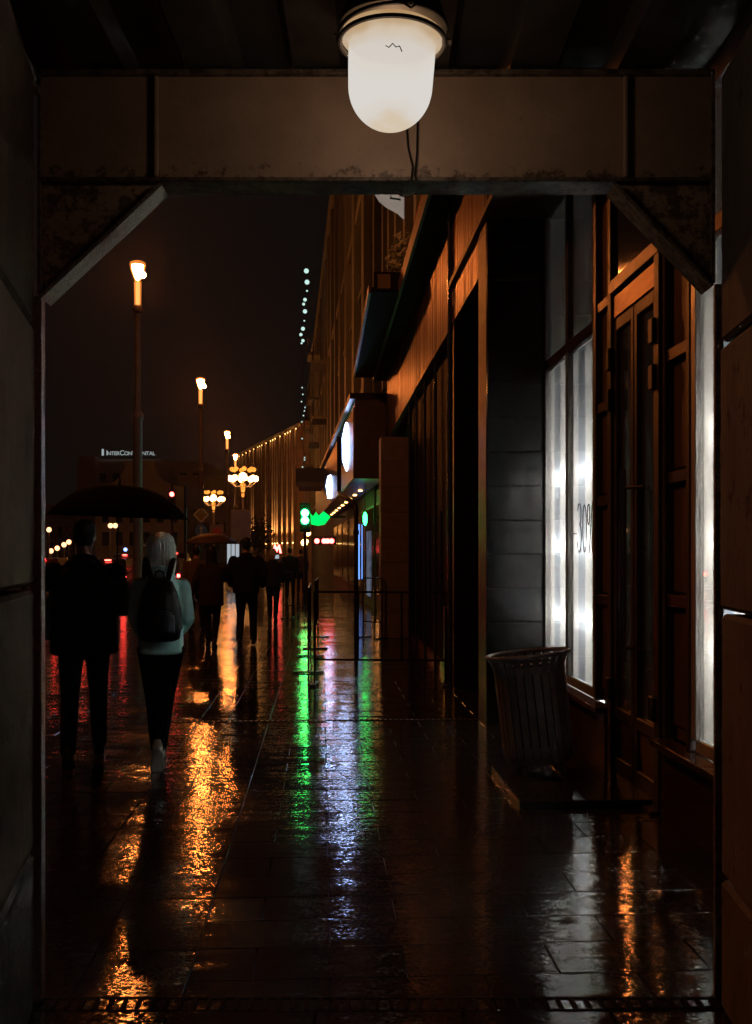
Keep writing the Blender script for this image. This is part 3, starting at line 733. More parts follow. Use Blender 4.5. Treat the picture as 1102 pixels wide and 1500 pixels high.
# avenue lamps far down the road
avl = ['rightmost and highest lamp of the far avenue row, beside the black jacket', 'second highest small lamp of the far avenue row at the left', 'third small round lamp down the far avenue row at the left', 'fourth small round lamp down the far avenue row at the left', 'fifth small round lamp down the far avenue row, nearly at car height', 'lowest and leftmost small lamp of the far avenue row', 'left one of the twin small round lamps under the black umbrella', 'right one of the twin small round lamps under the black umbrella', 'lone small warm lamp hugging the left passage post']
for i, (px, py, D) in enumerate(((120, 781, 110), (111, 788, 116), (101, 794, 122), (94, 798, 128), (84, 803, 134), (75, 807, 140), (162, 770, 120), (169, 770, 128), (72, 776, 112))):
    p = W(px, py, D); z = p.z
    t = thing('avenue_lamp', avl[i], 'street lamp', (p.x, p.y, -.12), 0, 'far avenue lamps in the road')
    MB().lathe([(.08, 0), (.06, z - .1)], n=8).build('post', M['pole'], t, True, True)
    MB().ball((0, 0, z + .12), .27 * D / 110, n=10, k=6).build('globe', M['avenue_globe'], t, True, True)

# ================================================================== ROAD SIGNS AND SIGNALS
p = G(272, 884); hz = p.y
t = thing('sign_board', 'dim grey rectangular board of text lines on a thin dark pole', 'sign', (p.x, p.y, 0))
def sc_at(px, py, D): return W(px, py, D)
D_ = CAMZ * FPX / (884 - HOR)
MB().tube([(p.x, p.y, 0), (p.x, p.y, W(272, 712, D_).z)], .045, 8).build('pole', M['black_metal'], t, True)
a, b = W(272, 716, D_), W(299, 745, D_)
MB().box(a.x, b.x, a.y - .03, a.y + .01, b.z, a.z).build('board', M['board_grey'], t)
for k in range(4):
    z = a.z - .1 - k * .13; MB().box(a.x + .06, b.x - .08 - .05 * (k % 2), a.y - .036, a.y - .031, z - .025, z + .025).build('text_line', M['stone_grey'], t)
D_ = 36
p = W(295, HOR, D_)
t = thing('road_sign', 'pole with a yellow diamond priority sign over a blue arrow roundel', 'road sign', (p.x, p.y, 0))
MB().tube([(p.x, p.y, 0), (p.x, p.y, W(295, 742, D_).z)], .035, 8).build('pole', M['black_metal'], t, True)
c = W(295, 754, D_); h = .29
MB().prism([(c.x, c.z - h), (c.x + h, c.z), (c.x, c.z + h), (c.x - h, c.z)], 'y', p.y - .05, p.y - .035).build('diamond', M['sign_white'], t)
h = .21; MB().prism([(c.x, c.z - h), (c.x + h, c.z), (c.x, c.z + h), (c.x - h, c.z)], 'y', p.y - .056, p.y - .052).build('yellow_face', M['sign_yellow'], t)
c = W(295, 777, D_)
def disc(cx, cz, r, n=28): return [(cx + r * math.cos(2 * PI * k / n), cz + r * math.sin(2 * PI * k / n)) for k in range(n)]
MB().prism(disc(c.x, c.z, .22), 'y', p.y - .05, p.y - .035).build('roundel', M['sign_blue'], t)
x, z = c.x, c.z
MB().prism([(x - .025, z - .15), (x + .025, z - .15), (x + .025, z + .05), (x + .08, z + .05), (x, z + .16), (x - .08, z + .05), (x - .025, z + .05)], 'y', p.y - .056, p.y - .052).build('arrow', M['sign_white'], t)
D_ = 40; p = W(318, HOR, D_)
t = thing('road_sign', 'small pale plate with a dark symbol right of the blue roundel', 'road sign', (p.x, p.y, 0))
MB().tube([(p.x, p.y, 0), (p.x, p.y, W(318, 765, D_).z)], .03, 8).build('pole', M['black_metal'], t, True)
a, b = W(308, 768, D_), W(328, 790, D_)
MB().box(a.x, b.x, p.y - .05, p.y - .035, b.z, a.z).build('plate', M['board_grey'], t)
MB().prism(disc((a.x + b.x) / 2, (a.z + b.z) / 2, .17), 'y', p.y - .06, p.y - .052).build('symbol', M['red_paint'], t)
# bus stop
D_ = 38; p = W(353, HOR, D_)
t = thing('bus_stop_board', 'pale timetable board on a post above the walking man', 'sign', (p.x, p.y, 0))
MB().tube([(p.x, p.y, 0), (p.x, p.y, W(353, 748, D_).z)], .04, 8).build('post', M['black_metal'], t, True)
a, b = W(338, 747, D_), W(368, 792, D_)
MB().box(a.x, b.x, p.y - .08, p.y - .04, b.z, a.z, .02).build('board', M['stone_grey'], t)
MB().box(a.x + .08, b.x - .05, p.y - .086, p.y - .081, a.z - .7, a.z - .12).build('text_panel', M['board_grey'], t)
D_ = 46
a, b = W(333, 797, D_), W(350, 818, D_)
t = thing('bus_shelter', 'bus shelter with bluish lit poster panels beyond the walking man', 'shelter', (a.x, a.y, 0))
for i in range(3):
    x0 = a.x + i * .19; MB().box(x0, x0 + .15, a.y, a.y + .05, .7, a.z).build('lit_poster', M['cold_light'], t)
MB().box(a.x - 1.6, b.x + .3, a.y - .1, a.y + 1.6, a.z + .1, a.z + .22).build('roof', M['black_metal'], t)
for x in (a.x - 1.5, b.x + .2): MB().box(x, x + .07, a.y, a.y + .07, 0, a.z + .1).build('post', M['black_metal'], t)
MB().box(a.x - 1.5, a.x - .05, a.y + 1.4, a.y + 1.42, .3, a.z).build('rear_pane', M['glass'], t)
# red signal
def signal(px, py, D, label, lit, face='y'):
    p = W(px, py, D)
    t = thing('traffic_light', label, 'traffic light', (p.x, p.y, 0))
    MB().tube([(p.x, p.y + .12, 0), (p.x, p.y + .12, p.z + .5)], .05, 8).build('pole', M['black_metal'], t, True)
    zt = p.z if lit == 'red' else p.z + .6
    MB().box(p.x - .17, p.x + .17, p.y, p.y + .2, zt - .78, zt + .18, .02).build('housing', M['black_metal'], t)
    for k, nm in enumerate(('red', 'amber', 'green')):
        z = zt - k * .3; on = nm == lit
        mm = (M['red'] if lit == 'red' else M['green_core']) if on else M['dark_glass']
        MB().prism(disc(p.x, z, .11), 'y', p.y - .012, p.y - .002).build('lens', mm, t)
        MB().tube([(p.x + .125 * math.cos(q), p.y - .09, z + .125 * math.sin(q)) for q in [R(d) for d in range(-10, 191, 20)]], .012, 6).build('hood', M['black_metal'], t, True)
    return t
signal(252, 724, 48, 'traffic light showing red beside the umbrella edge', 'red')
signal(447, 772, 33, 'dark traffic light housing beside the green shop sign', 'off')
# metro letter
p = W(406, 804, 52)
t = thing('letter_sign', 'small glowing red letter M sign on a post down the street', 'sign', (p.x, p.y, 0))
MB().tube([(p.x, p.y, 0), (p.x, p.y, p.z - .2)], .05, 8).build('post', M['black_metal'], t, True)
MB().prism([(p.x - .24, p.z - .22), (p.x - .13, p.z - .22), (p.x - .1, p.z + .02), (p.x, p.z - .17), (p.x + .1, p.z + .02), (p.x + .13, p.z - .22), (p.x + .24, p.z - .22), (p.x + .14, p.z + .22), (p.x + .08, p.z + .22), (p.x, p.z + .06), (p.x - .08, p.z + .22), (p.x - .14, p.z + .22)], 'y', p.y - .06, p.y).build('letter', M['red'], t)
MB().box(p.x - .1, p.x + .1, p.y - .1, p.y + .05, p.z - .5, p.z - .3).build('lit_box', M['cold_light'], t)

# ================================================================== CARS
def car(px, D, label, paint, lit=True, hgt=1.45, rz=0.0):
    p = W(px, HOR, D); t = thing('parked_car', label, 'car', (p.x, p.y, -.12), rz, 'cars queueing on the wet road')
    w = .88
    prof = [(-2.1, .35), (-2.15, .6), (-2.1, .88), (-1.75, .95), (1.2, .92), (2.0, .8), (2.15, .6), (2.1, .3)]
    MB().prism([(y, z) for (y, z) in prof], 'x', -w, w).build('body', paint, t, local=True)
    cab = [(-1.75, .95), (-1.3, hgt - .03), (-.9, hgt), (.2, hgt), (.5, hgt - .05), (1.15, .93)]
    b = MB(); n = len(cab)
    b.add([(x * (.9 if z < 1.0 else .74), y, z) for x in (-w, w) for (y, z) in cab], [tuple(range(n))[::-1], tuple(range(n, 2 * n))] + [(i, (i + 1) % n, n + (i + 1) % n, n + i) for i in range(n)])
    b.build('cabin', paint, t, local=True)
    MB().add([(-.68, -1.69, 1.02), (.68, -1.69, 1.02), (.58, -1.33, hgt - .07), (-.58, -1.33, hgt - .07)], [(0, 1, 2, 3)]).build('rear_window', M['dark_glass'], t, local=True)
    for s in (-1, 1):
        MB().box(s * .74 - .1, s * .74 + .1, -2.17, -2.1, .68, .81, .03).build('taillight', M['taillight'] if lit else M['red_dim'], t, local=True)
        for y in (-1.3, 1.35):
            wv = MB().tube([(s * .78, y, .33), (s * .9, y, .33)], .33, 18).build('wheel', M['rubber'], t, True, True)
            MB().tube([(s * .895, y, .33), (s * .91, y, .33)], .2, 12).build('rim', M['steel'], wv, True, True)
    MB().box(-.26, .26, -2.175, -2.14, .52, .63).build('number_plate', M['plate'], t, local=True)
    MB().box(-.86, .86, -2.2, -2.05, .34, .5, .03).build('bumper', M['rubber'], t, local=True)
    if lit: MB().box(-.12, .12, -1.42, -1.38, hgt - .06, hgt - .03).build('brake_light', M['taillight'], t, local=True)
    return t
car(169, 41, 'dark car with red tail lights half hidden behind the man in black', M['car_dark'])
car(245, 44, 'dark car showing one red tail light right of the pale-haired person', M['car_grey'])
car(190, 58, 'grey car with lit brake light straight behind the nearest lamp post', M['car_grey'], hgt=1.62)
car(75, 47, 'dark red car at the left edge beside the passage post', M['car_red'])
car(120, 70, 'small dark car far down the road behind the man in black', M['car_dark'])
car(262, 75, 'distant car with small red lights behind the sign board pole', M['car_dark'], hgt=1.7)
p = W(184, 805, 90)
t = thing('beacon', 'tiny bright blue beacon light far down the road', 'beacon', (p.x, p.y, -.12))
MB().tube([(p.x, p.y, -.12), (p.x, p.y, p.z)], .04, 6).build('mast', M['black_metal'], t, True)
MB().ball((p.x, p.y, p.z), .16, n=10, k=6).build('blue_lens', emit('beacon_blue', (.2, .35, 1.0), 4), t, True)

# ================================================================== BARRIERS
def barrier(label, p0, p1, posts, h=1.1, low=.3):
    p0, p1 = Vector(p0), Vector(p1); d = (p1 - p0); L_ = d.length; dn = d.normalized(); nn = Vector((-dn.y, dn.x, 0))
    t = thing('crowd_barrier', label, 'barrier', p0, 0, 'black metal barriers before the shop entrance')
    up = Vector((0, 0, 1))
    MB().tube([p0 + up * h, p1 + up * h], 0.013, 8).build('top_rail', M['black_metal'], t, True)
    MB().tube([p0 + up * low, p1 + up * low], 0.013, 8).build('bottom_rail', M['black_metal'], t, True)
    for i in range(posts):
        q = p0 + d * i / (posts - 1); e = i in (0, posts - 1)
        MB().tube([q + up * (.02 if e else low), q + up * h], 0.013, 8).build('post', M['black_metal'], t, True)
        if e:
            MB().obox(q + up * .015, (.07, .40, .02), (0, 0, math.atan2(dn.y, dn.x))).build('foot', M['black_metal'], t)
    return t
def GD(px, D):
    p = W(px, HOR, D); p.z = 0; return p
barrier('black barrier frame standing across the pavement before the pale stone column', GD(461, 12.1), GD(653, 12.0), 4)
barrier('black barrier seen end-on with a wide foot at the green reflection', GD(452, 13.3), GD(455, 15.4), 3)
barrier('second end-on black barrier just beyond the first one', GD(462, 16.6), GD(466, 18.9), 3)
barrier('far low black barrier by the distant walkers', GD(415, 24.5), GD(428, 24.5), 2)
barrier('black barrier at the foot of the pale stone column', GD(532, 18.9), GD(560, 18.6), 2)
# downpipe
p = GD(522, 15.2)
a = W(497, 600, 22)
t = thing('drainpipe', 'thin black bent drainpipe coming down from the second shop canopy', 'pipe', p)
MB().tube([p, W(522, 745, 15.2), W(520, 737, 15.3), W(502, 727, 15.9), W(497, 720, 16.2), W(496.5, 640, 16.2)], .034, 10).build('pipe', M['black_metal'], t, True)
for py in (780, 880): MB().lathe([(.034, -.03), (.045, -.03), (.045, .03), (.034, .03)], W(522, py, 15.2), 10).build('collar', M['black_metal'], t)

# ================================================================== SECOND SHOP (the street bends left)
D0 = 24.0
o0 = W(520, HOR, D0); o0.z = 0
s2 = thing('second_shop', 'second shop with a copper front, white logo signs and purple-lit window', 'building', o0, math.atan((472 - 418) / 1500))
def s2b(name, m, *b, c=0.0, par=None): return MB().box(*b, c).build(name, m, par or s2, local=True)
s2b('end_panel', M['stone_brown'], 0, .72, -.06, 0, 3.3, 5.16)
f2 = s2b('canopy_fascia', M['copper'], 0, .7, 0, 30, 3.3, 5.12)
for k in range(90): MB().box(-.03, -.0, .1 + k * .33, .1 + k * .33 + .29, 3.32, 5.0, .004).build('slat', M['copper'], f2, local=True)
s2b('canopy_edge', M['black_metal'], -.12, .8, -.1, 30, 5.16, 5.3)
s2b('wall', M['stone_grey'], .9, 1.1, 0, 30, 0, 3.3)
for k in range(7):
    y = .5 + k * 4
    g2 = MB().box(.84, .9, y, y + 3.3, .4, 2.9).build('shop_window', M['frame'], s2, local=True)
    MB().box(.83, .838, y + .06, y + 3.24, .46, 2.84).build('pane', M['dark_glass'], g2, local=True)
MB().box(.80, .826, .5, 1.5, 2.5, 2.72).build('violet_panel', M['violet'], s2, local=True)
MB().box(.80, .826, .5, 1.5, .9, 2.45).build('poster_panel', M['cool_panel'], s2, local=True)
MB().box(.74, .80, 9.4, 9.46, .7, 2.5).build('light_strip', M['blue_tube'], s2, local=True)
MB().box(.80, .83, 5.5, 6.6, .3, 2.2).build('poster_panel', M['cool_panel'], s2, local=True)
for k in range(12):
    MB().lathe([(.0, 3.27), (.05, 3.27), (.06, 3.295), (.0, 3.299)], (.45, 4.4 + k * 2.2, 0), 10).build('downlight', M['warm_spot'], s2, local=True)
def logo(px, py, D, hh, label, shapes, mm):
    p = W(px, py, D)
    t = thing('logo_sign', label, 'sign', p, math.atan((472 - 418) / 1500) + R(52))
    MB().prism([(y * .7, z) for y, z in disc(0, 0, hh * .66)], 'x', .05, .14).build('sign_disc', M['black_metal'], t, local=True)
    for poly in shapes:
        MB().prism([(y * hh * .55, z * hh) for (y, z) in poly], 'x', -.02, .045).build('lit_shape', mm, t, local=True)
    MB().tube([(.1, 0, 0), (.45, -.35, 0)], .04, 8).build('bracket', M['black_metal'], t, True, True)
hexa = lambda cx, cy, w, h: [(cx - w, cy), (cx - w * .6, cy + h), (cx + w * .6, cy + h * .8), (cx + w, cy), (cx + w * .6, cy - h), (cx - w * .6, cy - h * .8)]
logo(510, 655, 26.5, .85, 'nearer white glowing logo of two slanted shapes on a round dark board', [[(.1, -.72), (.34, -.4), (.36, .3), (.12, .75), (-.1, .35), (-.12, -.45)], [(-.55, -.42), (-.42, -.3), (-.44, .15), (-.7, .4), (-.86, .1), (-.82, -.2)]], M['logo_white'])
logo(485, 712, 36, .72, 'farther white glowing oval logo with a blue rim below the first', [hexa(0, 0, .5, .6)], M['logo_white'])
# green shop sign
p = W(457, 757, 33)
t = thing('green_sign', 'bright green glowing shop sign of a figure eight and a leaf', 'sign', p)
c8 = W(447, 757, 33)
for dz in (.12, -.12): MB().prism(disc(c8.x, c8.z + dz, .12), 'y', c8.y - .1, c8.y).build('lit_ring', M['green_core'], t)
q = W(470, 757, 33); s_ = .022
leaf = [(456, 768), (455, 752), (459, 757), (463, 750), (467, 756), (474, 749), (484, 757), (476, 768), (466, 770)]
MB().prism([(W(px, py, 33).x, W(px, py, 33).z) for px, py in leaf], 'y', c8.y - .08, c8.y).build('lit_leaf', M['green'], t)
MB().box(c8.x, q.x + .8, c8.y + .0, c8.y + .05, c8.z - .04, c8.z + .04).build('bracket', M['black_metal'], t)
p = W(535, 760, 26)
t = thing('green_sign', 'small green glowing oval added for a reflection in the second shop window', 'sign', p)
MB().prism([(p.x + .055 * math.cos(q), p.z + .17 * math.sin(q)) for q in [2 * PI * k / 20 for k in range(20)]], 'y', p.y - .03, p.y).build('reflection_oval', M['green_mid'], t)  # glowing shape added in place of the green sign's reflection
MB().tube([(p.x, p.y, p.z + .15), (p.x, p.y, 3.3)], .012, 6).build('hanger', M['black_metal'], t)
# red running-text lamps
p = W(474, 792, 34)
t = thing('red_display', 'row of red glowing dots on a small display under the green sign', 'sign', p)
MB().box(W(460, 792, 34).x, W(493, 792, 34).x, p.y, p.y + .1, p.z - .14, p.z + .14).build('case', M['black_metal'], t)
for px in (464.5, 475, 480, 486): c = W(px, 792.5, 34); MB().prism(disc(c.x, c.z, .085, 14), 'y', p.y - .03, p.y - .003).build('lit_dot', M['red'], t)
p = W(450, 788, 34)
t = thing('warm_sign', 'small warm yellow lit shapes under the dark traffic light', 'sign', p)
for (px, py, r) in ((451, 781, .1), (446, 795, .11), (449, 793, .07)): c = W(px, py, 34); MB().prism(disc(c.x, c.z, r, 14), 'y', p.y - .03, p.y).build('lit_shape', M['warm_spot'], t)
MB().tube([(p.x, p.y + .05, 0), (p.x, p.y + .05, p.z + .3)], .03, 6).build('post', M['black_metal'], t)
# dark awning over the farther shop
t = thing('shop_awning', 'dark flat awning jutting out beyond the white logos', 'awning', W(462, 705, 42))
a, b = W(437, 712, 44), W(466, 697, 44)
MB().box(a.x, b.x + .3, a.y - 4, a.y + 2, a.z - .1, b.z).build('cover', M['black_metal'], t)
MB().box(a.x, b.x + .3, a.y - 4.03, a.y - 4.0, a.z - .28, a.z - .1).build('valance', M['stone_brown'], t)

# dark canopy over the first shop's far end
zc = 5.62
t = thing('dark_canopy', 'black flat-bottomed canopy hanging over the pavement under pale plants', 'canopy', (1.0, 20, zc))
MB().box(.75, 1.32, 15.9, 23.7, zc, zc + .08, .01).build('soffit_panel', M['matte_black'], t)
MB().box(.8, 1.45, 15.85, 15.9, zc + .02, zc + .3).build('end_face', M['matte_black'], t)
MB().box(.72, .76, 15.9, 23.7, zc - .02, zc + .12).build('edge_trim', M['stone_brown'], t)
MB().box(.86, 1.06, 15.835, 15.848, zc + .04, zc + .26).build('pale_patch', M['stone_grey'], t)
def bush(name, label, c, rad, n, m, size, hgt=0.0):
    rb = random.Random(int(c[0] * 100))
    t = thing(name, label, 'plant', (c[0], c[1], c[2] - rad[2]))
    b = MB()
    for i in range(n):
        v = Vector((rb.gauss(0, 1), rb.gauss(0, 1), rb.gauss(0, 1))).normalized() * (rb.random() ** .4)
        v += Vector((rb.choice((-.3, .3, 0)), 0, rb.choice((-.35, .3, 0))))
        p_ = Vector((c[0] + v.x * rad[0], c[1] + v.y * rad[1], c[2] + v.z * rad[2]))
        a = Vector((rb.gauss(0, 1), rb.gauss(0, 1), rb.gauss(0, .6))).normalized(); q_ = a.orthogonal().normalized(); s = size * rb.uniform(.6, 1.3)
        b.add([p_ - q_ * s * .3, p_ + a * s * .5 - q_ * s * .1, p_ + a * s, p_ + a * s * .5 + q_ * s * .35], [(0, 1, 2, 3)])
    tag(b.build('leaves', m, t), kind='stuff')
    for k in range(5):
        MB().tube([(c[0], c[1], c[2] - rad[2] - hgt), (c[0] + rb.uniform(-.5, .5) * rad[0], c[1], c[2]), (c[0] + rb.uniform(-.8, .8) * rad[0], c[1], c[2] + rad[2] * .7)], .012, 5).build('stem', M['rust'], t)
q = W(592, 382, 16.6); bush('potted_plant', 'pale grey-green bushy plant on top of the dark canopy', q, (.24, .3, .38), 420, M['leaf_pale'], .14)
q = W(378, 786, 44); bush('street_shrub', 'dark leafy shrub beside the timetable board', q, (.55, .55, .7), 500, M['leaf_dark'], .22, 1.0)
# planter railing and pale banner
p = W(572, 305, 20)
t = thing('glow_panel', 'pale curved panel with an added soft glow just under the beam', 'banner', p)
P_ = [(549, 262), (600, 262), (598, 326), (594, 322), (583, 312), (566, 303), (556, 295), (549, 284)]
MB().prism([(W(x, y, 20).x, W(x, y, 20).z) for x, y in P_], 'y', p.y, p.y + .05).build('glow_face', M['banner'], t)
t = thing('red_lattice', 'slanting red slatted sign frame above the copper fascia', 'sign frame', (1.4, 14, 5.78))
for k in range(16):
    y = 12.4 + k * .22
    MB().tube([(1.38, y, 5.78), (1.44, y + .12, 6.7)], .024, 6).build('slat', M['red_paint'], t)
MB().tube([(1.38, 12.3, 5.8), (1.38, 15.9, 5.8)], .025, 6).build('rail', M['red_paint'], t)
MB().tube([(1.45, 12.3, 6.68), (1.45, 15.9, 6.68)], .025, 6).build('rail', M['red_paint'], t)
MB().ball((1.36, 13.4, 6.45), .05, n=10, k=6).build('red_lamp', M['red_dim'], t)

# ================================================================== TALL OCHRE BUILDING
ang = math.atan((472 - 424) / 1500)
ob = thing('ochre_building', 'tall ochre stone building with pilasters rising behind the second shop', 'building', (1.28, 24.5, 0), ang)
def ob_b(name, m, *b, c=0.0, par=None): return MB().box(*b, c).build(name, m, par or ob, local=True)
body = ob_b('wall', M['render_ochre'], .3, 12, 4, 125, 0, 19.4)
for z, d in ((5.6, .14), (12.6, .2), (19.4, .35)):
    MB().box(.3 - d, .3, 4, 125, z - .2, z + .15, .02).build('string_course', M['render_light'], body, local=True)
wm = None; rb = random.Random(4)
for k in range(26):
    y = 5.2 + k * 4.6
    MB().box(.05, .3, y - .45, y + .45, 5.75, 19.1, .02).build('pilaster', M['render_light'], body, local=True)
    for f in range(4):
        z = 6.6 + f * 3.15
        if wm is None:
            wm = MB().box(-.06, .1, 0, 1.7, 0, 2.0).mesh('window', M['frame']); pm = MB().box(-.07, -.062, .1, 1.6, .1, 1.9).mesh('pane', M['dark_glass'])
            sm2 = MB().box(-.16, .1, -.1, 1.8, -.14, -.0).mesh('sill', M['render_light'])
        w_ = link('window', wm, None, body, (.3, y + 1.4, z)); link('pane', pm, None, w_); link('sill', sm2, None, w_)
for (k, f) in ((6, 2), (6, 1), (9, 3), (9, 2), (9, 1), (13, 2), (13, 1)):
    y = 5.2 + k * 4.6 + .9; z = 6.2 + f * 3.15
    bl = ob_b('balcony', M['render_light'], -.75, .3, y, y + 2.8, z - .18, z)
    MB().tube([(-.72, y + .05, z + 1), (-.72, y + 2.75, z + 1)], .03, 6).build('handrail', M['black_metal'], bl, local=True)
    for j in range(12):
        MB().tube([(-.72, y + .1 + j * .235, z), (-.72, y + .1 + j * .235, z + 1)], .014, 5).build('baluster', M['black_metal'], bl, local=True)
    for j in range(4):
        MB().tube([(-.68 + j * .24, y + .05, z), (-.68 + j * .24, y + .05, z + 1)], .014, 5).build('baluster', M['black_metal'], bl, local=True)
# garland of pale lights down its corner
t = thing('light_garland', 'string of pale green-white lights hanging down the ochre building edge', 'garland', W(448, 440, 62))
gp = [(449, 398, .3), (450, 415, .3), (450, 428, .12), (447, 437, .22), (445, 446, .18), (447, 457, .26), (446, 470, .1), (444, 480, .24), (441, 490, .2), (444, 497, .2), (442, 505, .12)]
gp += [(444 + rb.uniform(-2.5, 3.5), y + rb.uniform(-3, 3), .09) for y in (572, 580, 588, 597, 604, 612, 622, 640, 668, 676, 683)]
for px, py, r in gp:
    for dx in (0,):
        c = W(px, py, 62); MB().ball((c.x + dx, c.y, c.z + rb.uniform(-.1, .1)), r * .5, n=8, k=5).build('bulb', M['garland'], t, True)
MB().tube([W(px, py, 62) for px, py, r in gp], .02, 5).build('cable', M['black_metal'], t)

# ================================================================== FIN-FRONTED BUILDING ACROSS THE FAR END
a, b = W(446, HOR, 108), W(350, HOR, 144); a.z = b.z = 0
d = (b - a); L_ = d.length; d.normalize()
fb = thing('fin_building', 'long building with vertical fins lit orange and a row of roof lights', 'building', a, math.atan2(d.y, d.x))
MB().box(0, L_, -12, 0, 0, 14.9).build('wall', M['render_dull'], fb, local=True)
MB().box(-.3, L_ + .3, -12.2, .3, 14.9, 15.5, .05).build('cornice', M['fin'], fb, local=True)
fm = MB().box(-.22, .22, 0, .7, 0, 14.9, .03).mesh('fin', M['fin'])
lens = MB().lathe([(.0, 0), (.12, 0), (.14, .1), (0, .12)], n=8).mesh('roof_light', M['warm_spot'])
nf = 30
for k in range(nf):
    x = .6 + k * (L_ - 1.2) / (nf - 1)
    link('fin', fm, None, fb, (x, 0.003, 0))
    if k % 2 == 0 or k in (3, 9, 15):
        link('roof_light', lens, None, fb, (x + .5, .55, 14.72))
    if k in (1, 5, 7, 8, 9, 12, 18, 19, 3):
        link('uplight', lens, None, fb, (x + .55, .6, 2.6))
        ld = bpy.data.lights.new('uplight_beam', 'SPOT'); lo = bpy.data.objects.new('uplight_beam', ld); COL.objects.link(lo); lo.parent = fb
        ld.energy = 1500; ld.color = (1, .5, .16); ld.spot_size = R(60); ld.spot_blend = .8; ld.shadow_soft_size = .1
        lo.location = (x + .55, .62, 2.8); lo.rotation_euler = (R(180 - 8), 0, 0)

# ================================================================== HOTEL SILHOUETTE WITH ITS ROOF SIGN
D_ = 176
p = W(190, HOR, D_); p.z = 0
ht = thing('hotel_building', 'dim distant hotel block carrying pale lit roof lettering', 'building', p, -A)
s_ = FPX / D_
def hx(px): return (px - 190) / s_
def hzz(py): return CAMZ + (HOR - py) / s_
MB().box(hx(112), hx(300), 0, 30, 0, hzz(676)).build('wall', M['render_dull'], ht, local=True)
MB().box(hx(118), hx(142), -1, 20, 0, hzz(669)).build('side_tower', M['render_dull'], ht, local=True)
MB().box(hx(146), hx(232), 2, 24, hzz(676), hzz(671)).build('roof_block', M['render_dull'], ht, local=True)
for i in range(9):
    for j in range(5):
        x0 = hx(116) + 1.2 + i * 2.3; z0 = 3 + j * 2.7
        MB().box(x0, x0 + 1.2, -.06, .0, z0, z0 + 1.5).build('window', M['dark_glass'] if (i * 5 + j) % 17 else M['sodium_dim_win'] if 'sodium_dim_win' in M else M['dark_glass'], ht, local=True)
gb = thing('gabled_facade', 'pale stepped facade with curved shoulders standing before the hotel', 'building', W(205, HOR, 150) * Vector((1, 1, 0)) if False else Vector((W(205, HOR, 150).x, W(205, HOR, 150).y, 0)), -A)
s_ = FPX / 150
pts = []
def gx(px): return (px - 205) / s_
def gz(py): return CAMZ + (HOR - py) / s_
pts = [(gx(140), 0), (gx(140), gz(714)), (gx(150), gz(712)), (gx(166), gz(707)), (gx(177), gz(698)), (gx(183), gz(686)), (gx(184), gz(676)),
       (gx(226), gz(676)), (gx(227), gz(686)), (gx(233), gz(698)), (gx(244), gz(707)), (gx(260), gz(712)), (gx(272), gz(714)), (gx(272), 0)]
MB().prism(pts, 'y', 0, 14).build('wall', M['render_dull'], gb, local=True)
MB().box(gx(182), gx(228), -.3, 0, gz(678.5), gz(675.5)).build('cornice', M['render_dull'], gb, local=True)
for i in range(6):
    for j in range(2): MB().box(gx(150) + i * 2.0, gx(150) + i * 2.0 + 1.0, -.06, 0, 2.6 + j * 3.4, 4.6 + j * 3.4).build('window', M['dark_glass'], gb, local=True)
# roof lettering
def text_mesh(body, size, ext, m):
    cu = bpy.data.curves.new('t', 'FONT'); cu.body = body; cu.size = size; cu.extrude = ext; cu.align_x = 'LEFT'
    ob_ = bpy.data.objects.new('t', cu); COL.objects.link(ob_)
    dg = bpy.context.evaluated_depsgraph_get(); me = bpy.data.meshes.new_from_object(ob_.evaluated_get(dg))
    bpy.data.objects.remove(ob_); bpy.data.curves.remove(cu); me.materials.clear(); me.materials.append(m); return me
s_ = FPX / 176
x = hx(157)
tw = hx(228) - hx(157); adv = []
for i, ch in enumerate('INTERCONTINENTAL'):
    sz = 1.2 if i in (0, 5) else .92
    me = text_mesh(ch, sz, .05, M['letters'])
    wd_ = max(v.co.x for v in me.vertices) - min(v.co.x for v in me.vertices); x0 = min(v.co.x for v in me.vertices)
    adv.append((me, wd_, x0))
gap = (tw - sum(w for _, w, _ in adv)) / 15
for me, w, x0 in adv:
    o = link('letter', me, None, ht, (x - x0, -.3, hzz(667))); o.rotation_euler = (R(90), 0, 0); x += w + gap
MB().box(hx(150), hx(150) + .35, -.35, -.25, hzz(667.5), hzz(658)).build('emblem', M['letters'], ht, local=True)
# plain blocks further off
for (x0, x1, pt_, D_, lb) in ((40, 108, 742, 190, 'dim low block at the left edge behind the avenue lamps'), (262, 345, 700, 165, 'dim block between the hotel and the fin-fronted building')):
    p = W(x0, HOR, D_); p.z = 0
    t = thing('street_block', lb, 'building', p, -A); s_ = FPX / D_
    MB().box(0, (x1 - x0) / s_, 0, 15, 0, CAMZ + (HOR - pt_) / s_).build('wall', M['render_dull'], t, local=True)
    MB().box(-.3, (x1 - x0) / s_ + .3, -.3, 15, CAMZ + (HOR - pt_) / s_, CAMZ + (HOR - pt_) / s_ + .4).build('cornice', M['render_dull'], t, local=True)
    for i in range(5):
        for j in range(2): MB().box(.8 + i * 1.6, 1.7 + i * 1.6, -.05, 0, 2 + j * 2.8, 3.6 + j * 2.8).build('window', M['dark_glass'], t, local=True)

